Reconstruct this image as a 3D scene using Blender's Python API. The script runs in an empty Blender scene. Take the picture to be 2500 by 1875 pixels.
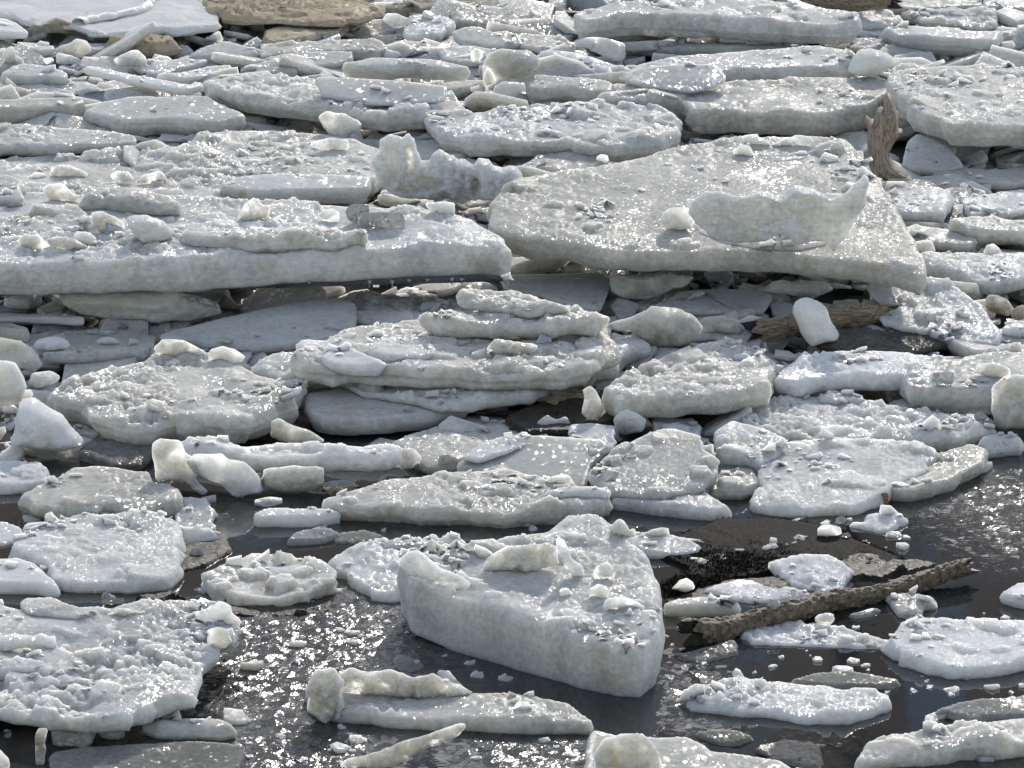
import bpy, math, random
import numpy as np
from mathutils import Vector
from mathutils.geometry import delaunay_2d_cdt

# ------------------------------------------------------------------ camera, sky, sun, exposure
scene = bpy.context.scene
R = math.radians
CAM_H, PITCH, HFOV = 9.0, R(14.0), R(10.0)
SUN_AZ, SUN_EL = R(10.0), R(25.0)          # azimuth to the right of the view direction (+y)
cam_data = bpy.data.cameras.new('camera')
cam = bpy.data.objects.new('camera', cam_data)
scene.collection.objects.link(cam)
cam.location = (0, 0, CAM_H)
cam.rotation_euler = (math.pi / 2 - PITCH, 0, 0)
cam_data.sensor_fit = 'HORIZONTAL'
cam_data.angle = HFOV
cam_data.clip_start = 0.5
cam_data.clip_end = 3000
scene.camera = cam

world = bpy.data.worlds.new('World')
scene.world = world
world.use_nodes = True
wn = world.node_tree.nodes
wl = world.node_tree.links
for n in list(wn): wn.remove(n)
sky_tex = wn.new('ShaderNodeTexSky')
sky_tex.sky_type = 'NISHITA'
sky_tex.sun_disc = False
sky_tex.sun_elevation = SUN_EL
sky_tex.sun_rotation = SUN_AZ
sky_tex.air_density = 0.9
sky_tex.dust_density = 0.4
sky_tex.ozone_density = 0.5
bg = wn.new('ShaderNodeBackground')
bg.inputs['Strength'].default_value = 0.15
wo = wn.new('ShaderNodeOutputWorld')
hazy = wn.new('ShaderNodeHueSaturation')            # thin winter haze: a paler sky all round
hazy.inputs["Saturation"].default_value = 0.60
wl.new(sky_tex.outputs[0], hazy.inputs['Color'])
wl.new(hazy.outputs[0], bg.inputs['Color'])
wl.new(bg.outputs[0], wo.inputs['Surface'])

sun_data = bpy.data.lights.new('sun', 'SUN')
sun_data.energy = 2.1
sun_data.angle = R(0.53)
sun_data.color = (1.0, 0.94, 0.86)
sun = bpy.data.objects.new('sun', sun_data)
scene.collection.objects.link(sun)
sun_dir = Vector((math.sin(SUN_AZ) * math.cos(SUN_EL), math.cos(SUN_AZ) * math.cos(SUN_EL), math.sin(SUN_EL)))
sun.rotation_euler = sun_dir.to_track_quat('Z', 'Y').to_euler()
sun.location = (0, 60, 40)

vs = scene.view_settings
vs.view_transform = 'Standard'
vs.look = 'None'
vs.gamma = 1.0
vs.use_curve_mapping = False
vs.exposure = 0.48
scene.cycles.max_bounces = 7
scene.cycles.diffuse_bounces = 3
scene.cycles.glossy_bounces = 3
scene.cycles.transmission_bounces = 6
scene.cycles.use_adaptive_sampling = True
scene.cycles.adaptive_threshold = 0.02
scene.cycles.caustics_reflective = False
scene.cycles.caustics_refractive = False

# ------------------------------------------------------------------ helpers
rng = np.random.default_rng(7)
random.seed(7)
COL = scene.collection
FPX = 1250.0 / math.tan(HFOV / 2)
CP, SP = math.cos(PITCH), math.sin(PITCH)
TS = 700.0 / 2212.0
TILES = {'F': (0.0, 0.0, 2500.0 / 2212.0)}
for r, y0 in zip('ABCDE', (0, 380, 760, 1120, 1455)):
    for c, x0 in enumerate((0, 600, 1200, 1800)):
        TILES[r + str(c)] = (x0, y0, TS)

def ray(u, v):
    """direction of the line of sight through photo position (u, v), 2500 x 1875"""
    a = (np.asarray(u, float) - 1250.0) / FPX
    b = (937.5 - np.asarray(v, float)) / FPX
    return np.stack([a, CP + b * SP, -SP + b * CP], -1)

def at(u, v, z=0.0):
    d = ray(u, v)
    t = (z - CAM_H) / d[..., 2]
    return np.stack([d[..., 0] * t, d[..., 1] * t, np.broadcast_to(z, t.shape) + 0 * t], -1)

def mpp(v, z=0.0):
    """metres covered by one photo pixel at the place seen at row v"""
    p = at(1250.0, v, z)
    return math.hypot(p[1], CAM_H - z) / FPX

def base_height(v):
    """how high the jam is packed above the water, by the row where a piece rests"""
    return float(np.interp(v, [0, 150, 400, 600, 800, 1000, 1180, 1300], [0.42, 0.40, 0.34, 0.26, 0.16, 0.07, 0.02, 0.0]))

def _hash(ix, iy, iz, seed):
    h = (ix.astype(np.int64) * 374761393 + iy.astype(np.int64) * 668265263 + iz.astype(np.int64) * 2147483647 + seed * 1274126177) & 0xffffffff
    h = ((h ^ (h >> 13)) * 1274126177) & 0xffffffff
    h = ((h ^ (h >> 16)) * 2246822519) & 0xffffffff
    return ((h ^ (h >> 15)) & 0xffffff) / float(0xffffff) * 2 - 1

def vnoise(x, y, z, seed=0):
    fx, fy, fz = np.floor(x), np.floor(y), np.floor(z)
    tx, ty, tz = x - fx, y - fy, z - fz
    tx, ty, tz = [t * t * (3 - 2 * t) for t in (tx, ty, tz)]
    out = 0
    for a in (0, 1):
        for b in (0, 1):
            for c in (0, 1):
                w = (tx if a else 1 - tx) * (ty if b else 1 - ty) * (tz if c else 1 - tz)
                out = out + w * _hash(fx + a, fy + b, fz + c, seed)
    return out

def fbm(x, y, z=None, seed=0, octaves=3, gain=0.5):
    x = np.asarray(x, float); y = np.asarray(y, float)
    z = np.zeros_like(x) if z is None else np.asarray(z, float)
    s, a, f = 0, 1.0, 1.0
    for o in range(octaves):
        s = s + a * vnoise(x * f, y * f, z * f, seed + o * 17)
        a *= gain; f *= 2.03
    return s

def chaikin(p, n=1, w=0.22):
    for _ in range(n):
        q = np.roll(p, -1, 0)
        p = np.stack([p * (1 - w) + q * w, p * w + q * (1 - w)], 1).reshape(-1, 2)
    return p

def resample(p, step):
    q = np.vstack([p, p[:1]])
    seg = np.linalg.norm(np.diff(q, axis=0), axis=1)
    s = np.concatenate([[0], np.cumsum(seg)])
    n = int(max(16, min(900, s[-1] / step)))
    t = np.linspace(0, s[-1], n, endpoint=False)
    return np.stack([np.interp(t, s, q[:, 0]), np.interp(t, s, q[:, 1])], 1)

def area2(p):
    return 0.5 * np.sum(p[:, 0] * np.roll(p[:, 1], -1) - np.roll(p[:, 0], -1) * p[:, 1])

def inside(pts, poly):
    out = np.zeros(len(pts), bool)
    a = poly; b = np.roll(poly, -1, 0)
    for i in range(0, len(pts), 20000):
        x = pts[i:i + 20000, 0:1]; y = pts[i:i + 20000, 1:2]
        c = (a[:, 1] > y) != (b[:, 1] > y)
        xi = (b[:, 0] - a[:, 0]) * (y - a[:, 1]) / (b[:, 1] - a[:, 1] + 1e-12) + a[:, 0]
        out[i:i + 20000] = (np.sum(c & (x < xi), 1) % 2) == 1
    return out

def edge_distance(pts, poly):
    a = poly; b = np.roll(poly, -1, 0); ab = b - a
    l2 = np.sum(ab * ab, 1) + 1e-12
    out = np.empty(len(pts))
    for i in range(0, len(pts), 4000):
        p = pts[i:i + 4000, None, :]
        t = np.clip(np.sum((p - a) * ab, 2) / l2, 0, 1)
        out[i:i + 4000] = np.sqrt(np.min(np.sum((p - a - t[..., None] * ab) ** 2, 2), 1))
    return out

def outward(p):
    t = np.roll(p, -1, 0) - np.roll(p, 1, 0)
    n = np.stack([t[:, 1], -t[:, 0]], 1)            # for a counter-clockwise loop
    return n / (np.linalg.norm(n, axis=1, keepdims=True) + 1e-9)

def triangulate(bound, sx, sy, maxpts=30000):
    """constrained Delaunay fill of a loop; returns interior points and triangles (indices: bound first)"""
    lo, hi = bound.min(0), bound.max(0)
    nx, ny = (hi[0] - lo[0]) / sx, (hi[1] - lo[1]) / sy
    k = math.sqrt(max(1.0, nx * ny / maxpts))
    sx, sy = sx * k, sy * k
    gx = np.arange(lo[0] + sx / 2, hi[0], sx); gy = np.arange(lo[1] + sy / 2, hi[1], sy)
    if len(gx) and len(gy):
        X, Y = np.meshgrid(gx, gy)
        X = X + (np.arange(len(gy)) % 2)[:, None] * sx * 0.5
        pts = np.stack([X.ravel(), Y.ravel()], 1) + rng.uniform(-0.28, 0.28, (X.size, 2)) * (sx, sy)
        pts = pts[inside(pts, bound)]
        sc = np.array([1 / sx, 1 / sy])
        if len(pts):
            pts = pts[edge_distance(pts * sc, bound * sc) > 0.45]
    else:
        pts = np.zeros((0, 2)); sc = np.array([1 / sx, 1 / sy])
    allp = np.vstack([bound, pts])
    n = len(bound)
    V = [Vector(q) for q in (allp * sc).tolist()]
    vo, eo, fo, ov, oe, of = delaunay_2d_cdt(V, [(i, (i + 1) % n) for i in range(n)], [], 1, 1e-6)
    if len(vo) != len(allp):          # self-crossing outline: take the points the solver made
        va = np.array([[q[0], q[1]] for q in vo]) / sc
        return va, np.array(fo, int), False
    return allp, np.array(fo, int), True

def new_mesh(name, V, Fs, mat, smooth=True, sharp=None):
    me = bpy.data.meshes.new(name)
    me.from_pydata(V.tolist() if hasattr(V, 'tolist') else V, [], Fs)
    me.validate()
    if smooth:
        me.polygons.foreach_set('use_smooth', [True] * len(me.polygons))
    if mat: me.materials.append(mat)
    me.update()
    if smooth and sharp: me.set_sharp_from_angle(angle=R(sharp))
    return me

def link(name, me, parent=None, loc=(0, 0, 0)):
    o = bpy.data.objects.new(name, me)
    COL.objects.link(o)
    o.location = loc
    if parent: o.parent = parent
    return o

def tag(o, label=None, cat=None, group=None, kind=None):
    if label: o['label'] = label
    if cat: o['category'] = cat
    if group: o['group'] = group
    if kind: o['kind'] = kind
    return o

# ------------------------------------------------------------------ materials
def mat_new(name):
    m = bpy.data.materials.new(name)
    m.use_nodes = True
    nt = m.node_tree
    for n in list(nt.nodes): nt.nodes.remove(n)
    out = nt.nodes.new('ShaderNodeOutputMaterial')
    bs = nt.nodes.new('ShaderNodeBsdfPrincipled')
    nt.links.new(bs.outputs[0], out.inputs['Surface'])
    return m, nt, bs

def N(nt, kind, **kw):
    n = nt.nodes.new(kind)
    for k, v in kw.items():
        if k in n.inputs.keys(): n.inputs[k].default_value = v
        else: setattr(n, k, v)
    return n

def mapped(nt, scale):
    g = N(nt, 'ShaderNodeNewGeometry')
    m = N(nt, 'ShaderNodeMapping'); m.inputs['Scale'].default_value = scale
    nt.links.new(g.outputs['Position'], m.inputs['Vector'])
    return m.outputs['Vector']

def ramp(nt, fac, stops):
    r = N(nt, 'ShaderNodeValToRGB')
    e = r.color_ramp.elements
    while len(e) < len(stops): e.new(0.5)
    for el, (p, c) in zip(e, stops):
        el.position = p
        el.color = (c, c, c, 1) if isinstance(c, (int, float)) else (*c, 1)
    nt.links.new(fac, r.inputs[0])
    return r.outputs[0]

def ice_material(name, light, dark, rough=(0.10, 0.30), bump=0.5, grain=1.0, sss=0.45, dirt=None, transmission=0.0, glaze=1.0, see=0.0):
    m, nt, bs = mat_new(name)
    L = nt.links.new
    pos = mapped(nt, (1, 1, 1))
    oi = N(nt, 'ShaderNodeObjectInfo')
    n1 = N(nt, 'ShaderNodeTexNoise', Scale=2.2, Detail=7.0, Roughness=0.62); L(pos, n1.inputs['Vector'])
    n2 = N(nt, 'ShaderNodeTexNoise', Scale=26.0, Detail=5.0, Roughness=0.65); L(pos, n2.inputs['Vector'])
    ad = N(nt, 'ShaderNodeMath', operation='ADD'); L(n1.outputs[0], ad.inputs[0]); L(n2.outputs[0], ad.inputs[1])
    ad2 = N(nt, 'ShaderNodeMath', operation='MULTIPLY_ADD'); L(oi.outputs['Random'], ad2.inputs[0]); ad2.inputs[1].default_value = 0.30; L(ad.outputs[0], ad2.inputs[2])
    fac = N(nt, 'ShaderNodeMapRange'); L(ad2.outputs[0], fac.inputs[0])
    fac.inputs[1].default_value = 0.88; fac.inputs[2].default_value = 1.42
    mix = N(nt, 'ShaderNodeMix', data_type='RGBA'); L(fac.outputs[0], mix.inputs[0])
    mix.inputs[6].default_value = (*dark, 1); mix.inputs[7].default_value = (*light, 1)
    tint = ramp(nt, oi.outputs['Random'], [(0.0, (0.90, 0.875, 0.82)), (0.3, (1.0, 0.98, 0.935)), (0.55, (0.86, 0.865, 0.85)), (0.78, (0.97, 0.98, 0.99)), (1.0, (0.86, 0.88, 0.90))])
    tm = N(nt, 'ShaderNodeMix', data_type='RGBA', blend_type='MULTIPLY'); tm.inputs[0].default_value = 1.0
    L(mix.outputs[2], tm.inputs[6]); L(tint, tm.inputs[7])
    wob = N(nt, 'ShaderNodeTexNoise', Scale=5.0, Detail=3.0); L(pos, wob.inputs['Vector'])
    wmx = N(nt, 'ShaderNodeMix', data_type='VECTOR'); wmx.inputs[0].default_value = 0.16; L(pos, wmx.inputs[4]); L(wob.outputs['Color'], wmx.inputs[5])
    ck = N(nt, 'ShaderNodeTexVoronoi', feature='DISTANCE_TO_EDGE', Scale=3.2); L(wmx.outputs[1], ck.inputs['Vector'])
    cf = ramp(nt, ck.outputs[0], [(0.0, 0.16), (0.014, 0.0)])
    stn = N(nt, 'ShaderNodeTexNoise', Scale=5.0, Detail=5.0, Roughness=0.7); L(mapped(nt, (0.7, 1.0, 9.0)), stn.inputs['Vector'])   # layers seen in broken edges
    sf = ramp(nt, stn.outputs[0], [(0.35, 0.80), (0.65, 1.08)])
    sm = N(nt, 'ShaderNodeMix', data_type='RGBA', blend_type='MULTIPLY'); sm.inputs[0].default_value = 0.4; L(tm.outputs[2], sm.inputs[6]); L(sf, sm.inputs[7])
    cm = N(nt, 'ShaderNodeMix', data_type='RGBA'); L(cf, cm.inputs[0]); L(sm.outputs[2], cm.inputs[6]); cm.inputs[7].default_value = (*[min(0.85, c * 1.25) for c in light], 1)
    col = cm.outputs[2]
    if dirt:
        nd = N(nt, 'ShaderNodeTexNoise', Scale=dirt[1], Detail=7.0, Roughness=0.7); L(pos, nd.inputs['Vector'])
        df = ramp(nt, nd.outputs[0], [(dirt[2], 0.0), (dirt[3], 1.0)])
        md = N(nt, 'ShaderNodeMix', data_type='RGBA'); L(df, md.inputs[0]); L(col, md.inputs[6]); md.inputs[7].default_value = (*dirt[0], 1)
        col = md.outputs[2]
    L(col, bs.inputs['Base Color'])
    nr = N(nt, 'ShaderNodeTexNoise', Scale=9.0, Detail=4.0, Roughness=0.6); L(pos, nr.inputs['Vector'])
    rr = N(nt, 'ShaderNodeMapRange'); L(nr.outputs[0], rr.inputs[0]); rr.inputs[1].default_value = 0.35; rr.inputs[2].default_value = 0.65
    rr.inputs[3].default_value = 0.11 + rough[0] * 0.3; rr.inputs[4].default_value = 0.15 + rough[1] * 0.3
    bs.inputs['Roughness'].default_value = 0.6
    bs.inputs['IOR'].default_value = 1.31
    if transmission: L(rr.outputs[0], bs.inputs['Roughness'])
    else:                                  # wet film over the grain
        bs.inputs['Specular IOR Level'].default_value = 0.0
        bs.inputs['Coat IOR'].default_value = 1.32
        coat_r = True
    bs.inputs['Subsurface Weight'].default_value = sss
    bs.inputs['Subsurface Radius'].default_value = (1.0, 0.97, 0.88)
    bs.inputs['Subsurface Scale'].default_value = 0.20
    if transmission: bs.inputs['Transmission Weight'].default_value = transmission
    elif see: bs.inputs['Transmission Weight'].default_value = see; bs.inputs['Roughness'].default_value = 0.32
    # relief: coarse melt dimples, grain and pin-size crystals
    spos = mapped(nt, (1, 0.55, 1))
    b1 = N(nt, 'ShaderNodeTexNoise', Scale=15.0, Detail=2.0, Roughness=0.5); L(pos, b1.inputs['Vector'])
    b2 = N(nt, 'ShaderNodeTexNoise', Scale=36.0 / grain, Detail=3.0, Roughness=0.6); L(spos, b2.inputs['Vector'])
    b3 = N(nt, 'ShaderNodeTexVoronoi', Scale=75.0 / grain); L(spos, b3.inputs['Vector'])
    bm = N(nt, 'ShaderNodeTexNoise', Scale=3.0, Detail=3.0, Roughness=0.55); L(mapped(nt, (1, 0.6, 1)), bm.inputs['Vector'])
    bk = N(nt, 'ShaderNodeMapRange'); L(bm.outputs[0], bk.inputs[0]); bk.inputs[1].default_value = 0.38; bk.inputs[2].default_value = 0.64
    bk.inputs[3].default_value = bump * 0.8; bk.inputs[4].default_value = bump * 1.5
    wp = N(nt, 'ShaderNodeTexNoise', Scale=1.7, Detail=3.0, Roughness=0.6); L(mapped(nt, (1, 0.7, 1)), wp.inputs['Vector'])
    wet = ramp(nt, wp.outputs[0], [(0.57, 0.0), (0.64, 1.0)])          # glazed wet places
    if not transmission:
        cr = N(nt, 'ShaderNodeMath', operation='MULTIPLY_ADD'); L(wet, cr.inputs[0]); cr.inputs[1].default_value = 0.10; L(rr.outputs[0], cr.inputs[2]); L(cr.outputs[0], bs.inputs['Coat Roughness'])
    cw = N(nt, 'ShaderNodeMapRange'); L(wet, cw.inputs[0]); cw.inputs[3].default_value = 0.55 * glaze; cw.inputs[4].default_value = 0.95 * glaze
    dn = N(nt, 'ShaderNodeTexNoise', Scale=2.6, Detail=4.0, Roughness=0.65); L(spos, dn.inputs['Vector'])
    dr = ramp(nt, dn.outputs[0], [(0.47, 0.06), (0.63, 1.0)])            # dull and glossy places
    dw = N(nt, 'ShaderNodeMath', operation='MULTIPLY'); L(cw.outputs[0], dw.inputs[0]); L(dr, dw.inputs[1])
    L(dw.outputs[0], bs.inputs['Coat Weight'])
    wk = N(nt, 'ShaderNodeMapRange'); L(wet, wk.inputs[0]); wk.inputs[3].default_value = 1.0; wk.inputs[4].default_value = 0.45
    bq = N(nt, 'ShaderNodeMath', operation='MULTIPLY'); L(bk.outputs[0], bq.inputs[0]); L(wk.outputs[0], bq.inputs[1]); bk = bq
    bp1 = N(nt, 'ShaderNodeBump', Strength=bump * 0.4, Distance=0.030); L(b1.outputs[0], bp1.inputs['Height'])
    bp2 = N(nt, 'ShaderNodeBump', Distance=0.010); L(bk.outputs[0], bp2.inputs['Strength']); L(b2.outputs[0], bp2.inputs['Height']); L(bp1.outputs[0], bp2.inputs['Normal'])
    # every crystal of the wet grain is its own little mirror
    fc = N(nt, 'ShaderNodeVectorMath', operation='SUBTRACT'); L(b3.outputs['Color'], fc.inputs[0]); fc.inputs[1].default_value = (0.5, 0.5, 0.5)
    fk = N(nt, 'ShaderNodeMapRange'); L(wet, fk.inputs[0]); fk.inputs[3].default_value = 1.05 * min(1.0, bump + 0.25); fk.inputs[4].default_value = 0.2
    fs = N(nt, 'ShaderNodeVectorMath', operation='SCALE'); L(fc.outputs[0], fs.inputs[0]); L(fk.outputs[0], fs.inputs['Scale'])
    fa = N(nt, 'ShaderNodeVectorMath', operation='ADD'); L(fs.outputs[0], fa.inputs[0]); L(bp2.outputs[0], fa.inputs[1])
    bp3 = N(nt, 'ShaderNodeVectorMath', operation='NORMALIZE'); L(fa.outputs[0], bp3.inputs[0])
    L(bp3.outputs[0], bs.inputs['Coat Normal'])
    bd = N(nt, 'ShaderNodeBump', Strength=bump * 0.35, Distance=0.008); L(b2.outputs[0], bd.inputs['Height'])
    bd1 = N(nt, 'ShaderNodeBump', Strength=bump * 0.3, Distance=0.025); L(b1.outputs[0], bd1.inputs['Height']); L(bd.outputs[0], bd1.inputs['Normal'])
    L(bd1.outputs[0], bs.inputs['Normal'])
    return m

M = {}
SILT = ((0.34, 0.275, 0.19), 2.6, 0.56, 0.80)
M['wet'] = ice_material('ice_wet', (0.76, 0.735, 0.68), (0.40, 0.40, 0.38), (0.07, 0.22), 0.70, 1.2, 1.0, dirt=SILT, see=0.12)
M['rough'] = ice_material('ice_rough', (0.82, 0.795, 0.74), (0.48, 0.475, 0.45), (0.10, 0.26), 1.0, 1.0, 1.0, dirt=SILT, see=0.08)
M['frost'] = ice_material('ice_frost', (0.85, 0.83, 0.79), (0.52, 0.518, 0.50), (0.12, 0.32), 1.0, 0.8, 1.0, see=0.04)
M['smooth'] = ice_material('ice_smooth', (0.72, 0.705, 0.65), (0.45, 0.452, 0.425), (0.14, 0.34), 0.32, 1.6, 1.0, dirt=SILT, see=0.12)
M['snow'] = ice_material('ice_snow', (0.87, 0.85, 0.81), (0.74, 0.728, 0.70), (0.20, 0.45), 0.6, 1.0, 0.9)
M['white'] = ice_material('ice_white', (0.84, 0.815, 0.76), (0.65, 0.638, 0.595), (0.12, 0.32), 0.40, 1.3, 1.0, see=0.08)
M['clear'] = ice_material('ice_clear', (0.80, 0.81, 0.77), (0.60, 0.63, 0.60), (0.04, 0.14), 0.5, 1.6, 0.2, transmission=0.6)
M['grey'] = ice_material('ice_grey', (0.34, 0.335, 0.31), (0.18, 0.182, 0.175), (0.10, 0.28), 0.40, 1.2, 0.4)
M['dirty'] = ice_material('ice_dirty', (0.55, 0.52, 0.46), (0.38, 0.36, 0.31), (0.25, 0.55), 0.8, 1.0, 0.4, dirt=((0.22, 0.165, 0.105), 6.0, 0.40, 0.62))
M['sandy'] = ice_material('ice_sandy', (0.66, 0.58, 0.46), (0.50, 0.42, 0.31), (0.45, 0.8), 1.0, 0.8, 0.1, dirt=((0.24, 0.18, 0.115), 9.0, 0.52, 0.72), glaze=0.25)
M['shelf'] = ice_material('snow_shelf', (0.84, 0.835, 0.825), (0.76, 0.757, 0.75), (0.6, 0.85), 0.08, 1.2, 0.4, dirt=((0.26, 0.21, 0.15), 2.4, 0.58, 0.72), glaze=0.12)
M['slush'] = ice_material('slush', (0.26, 0.25, 0.23), (0.09, 0.09, 0.085), (0.14, 0.38), 1.0, 0.7, 0.1)

def plain_material(name, light, dark, scale, rough, bump, dist, stretch=(1, 1, 1), spec=0.4, detail=8.0, lo=0.35, hi=0.68):
    m, nt, bs = mat_new(name)
    L = nt.links.new
    pos = mapped(nt, stretch)
    n = N(nt, 'ShaderNodeTexNoise', Scale=scale, Detail=detail, Roughness=0.68); L(pos, n.inputs['Vector'])
    r = ramp(nt, n.outputs[0], [(lo, dark), (hi, light)])
    L(r, bs.inputs['Base Color'])
    bs.inputs['Roughness'].default_value = rough
    bs.inputs['Specular IOR Level'].default_value = spec
    n2 = N(nt, 'ShaderNodeTexNoise', Scale=scale * 2.2, Detail=6.0, Roughness=0.7); L(pos, n2.inputs['Vector'])
    b = N(nt, 'ShaderNodeBump', Strength=bump, Distance=dist); L(n2.outputs[0], b.inputs['Height'])
    L(b.outputs[0], bs.inputs['Normal'])
    return m
M['mud'] = plain_material('mud', (0.085, 0.068, 0.048), (0.018, 0.016, 0.014), 14.0, 0.4, 1.0, 0.03, spec=0.2)
M['weed'] = plain_material('weed', (0.036, 0.030, 0.022), (0.005, 0.005, 0.005), 45.0, 0.7, 1.0, 0.03, spec=0.06)
M['weed_tan'] = plain_material('weed_tan', (0.20, 0.155, 0.095), (0.05, 0.04, 0.028), 40.0, 0.5, 1.0, 0.02)
M['bark'] = plain_material('bark', (0.42, 0.33, 0.21), (0.075, 0.057, 0.037), 30.0, 0.55, 1.0, 0.03)
M['endgrain'] = plain_material('endgrain', (0.05, 0.042, 0.035), (0.015, 0.013, 0.012), 18.0, 0.5, 0.8, 0.01)
M['driftwood'] = plain_material('driftwood', (0.62, 0.51, 0.38), (0.13, 0.105, 0.08), 5.0, 0.6, 0.9, 0.02, (9, 9, 1.1))
M['driftlog'] = plain_material('driftlog', (0.58, 0.46, 0.31), (0.11, 0.085, 0.06), 6.0, 0.6, 0.9, 0.02, (1.0, 6, 12))
M['amber'] = plain_material('amber', (0.42, 0.19, 0.09), (0.16, 0.06, 0.03), 20.0, 0.25, 0.4, 0.01)
M['brick'] = plain_material('brick', (0.46, 0.35, 0.25), (0.34, 0.25, 0.175), 0.6, 0.85, 0.3, 0.05)
M['stone_trim'] = plain_material('stone_trim', (0.36, 0.32, 0.27), (0.26, 0.23, 0.19), 0.8, 0.8, 0.3, 0.05)
M['bank'] = plain_material('bank_snow', (0.62, 0.62, 0.63), (0.34, 0.30, 0.25), 0.25, 0.8, 0.5, 0.2)
mg, ntg, bsg = mat_new('window_glass')
bsg.inputs['Base Color'].default_value = (0.34, 0.44, 0.56, 1)
bsg.inputs['Roughness'].default_value = 0.08
M['glass'] = mg

def water_material():
    m, nt, bs = mat_new('river_water')
    L = nt.links.new
    bs.inputs['Base Color'].default_value = (0.022, 0.025, 0.029, 1)
    bs.inputs['Roughness'].default_value = 0.06
    bs.inputs['IOR'].default_value = 1.33
    pos = mapped(nt, (1, 1, 1))
    n = N(nt, 'ShaderNodeTexNoise', Scale=0.75, Detail=3.0, Roughness=0.5); L(pos, n.inputs['Vector'])
    mask = ramp(nt, n.outputs[0], [(0.50, 0.002), (0.72, 0.025)])
    # two breezy places where the current ruffles the surface
    tot = mask
    for (u, v, ru, rv, amt) in ((740, 1610, 0.95, 1.7, 0.42), (2450, 1240, 0.65, 1.7, 0.13), (740, 1840, 0.5, 0.7, 0.48), (1290, 1830, 0.45, 0.6, 0.34), (1690, 1690, 0.25, 0.9, 0.2)):
        p = at(u, v, 0.0)
        g = N(nt, 'ShaderNodeNewGeometry')
        mp = N(nt, 'ShaderNodeMapping', vector_type='POINT')
        mp.inputs['Scale'].default_value = (1 / ru, 1 / rv, 0)
        mp.inputs['Location'].default_value = (-p[0] / ru, -p[1] / rv, 0)
        L(g.outputs['Position'], mp.inputs['Vector'])
        ln = N(nt, 'ShaderNodeVectorMath', operation='LENGTH'); L(mp.outputs[0], ln.inputs[0])
        rm = N(nt, 'ShaderNodeMapRange'); L(ln.outputs['Value'], rm.inputs[0])
        rm.inputs[1].default_value = 0.35; rm.inputs[2].default_value = 1.15; rm.inputs[3].default_value = amt; rm.inputs[4].default_value = 0.0
        a = N(nt, 'ShaderNodeMath', operation='MAXIMUM'); L(tot, a.inputs[0]); L(rm.outputs[0], a.inputs[1])
        tot = a.outputs[0]
    rg = N(nt, 'ShaderNodeMapRange'); L(tot, rg.inputs[0]); rg.inputs[2].default_value = 0.3; rg.inputs[3].default_value = 0.03; rg.inputs[4].default_value = 0.22
    L(rg.outputs[0], bs.inputs['Roughness'])
    w1 = N(nt, 'ShaderNodeTexNoise', Scale=9.0, Detail=3.0, Roughness=0.6); L(mapped(nt, (1, 0.7, 1)), w1.inputs['Vector'])
    w2 = N(nt, 'ShaderNodeTexNoise', Scale=26.0, Detail=3.0, Roughness=0.6); L(pos, w2.inputs['Vector'])
    mx = N(nt, 'ShaderNodeMath', operation='MULTIPLY_ADD'); L(w2.outputs[0], mx.inputs[0]); mx.inputs[1].default_value = 0.34; L(w1.outputs[0], mx.inputs[2])
    ct = N(nt, 'ShaderNodeMath', operation='SUBTRACT'); L(mx.outputs[0], ct.inputs[0]); ct.inputs[1].default_value = 0.67
    ml = N(nt, 'ShaderNodeMath', operation='MULTIPLY'); L(ct.outputs[0], ml.inputs[0]); L(tot, ml.inputs[1])
    b = N(nt, 'ShaderNodeBump', Strength=1.0, Distance=0.05); L(ml.outputs[0], b.inputs['Height'])
    # wavelet faces where the surface is ruffled
    vw = N(nt, 'ShaderNodeTexVoronoi', Scale=24.0); L(mapped(nt, (1, 0.55, 1)), vw.inputs['Vector'])
    fc = N(nt, 'ShaderNodeVectorMath', operation='SUBTRACT'); L(vw.outputs['Color'], fc.inputs[0]); fc.inputs[1].default_value = (0.5, 0.5, 0.5)
    fk = N(nt, 'ShaderNodeMath', operation='MULTIPLY'); L(tot, fk.inputs[0]); fk.inputs[1].default_value = 1.0
    fs = N(nt, 'ShaderNodeVectorMath', operation='SCALE'); L(fc.outputs[0], fs.inputs[0]); L(fk.outputs[0], fs.inputs['Scale'])
    fa = N(nt, 'ShaderNodeVectorMath', operation='ADD'); L(fs.outputs[0], fa.inputs[0]); L(b.outputs[0], fa.inputs[1])
    fn = N(nt, 'ShaderNodeVectorMath', operation='NORMALIZE'); L(fa.outputs[0], fn.inputs[0])
    L(fn.outputs[0], bs.inputs['Normal'])
    return m
M['water'] = water_material()
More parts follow.
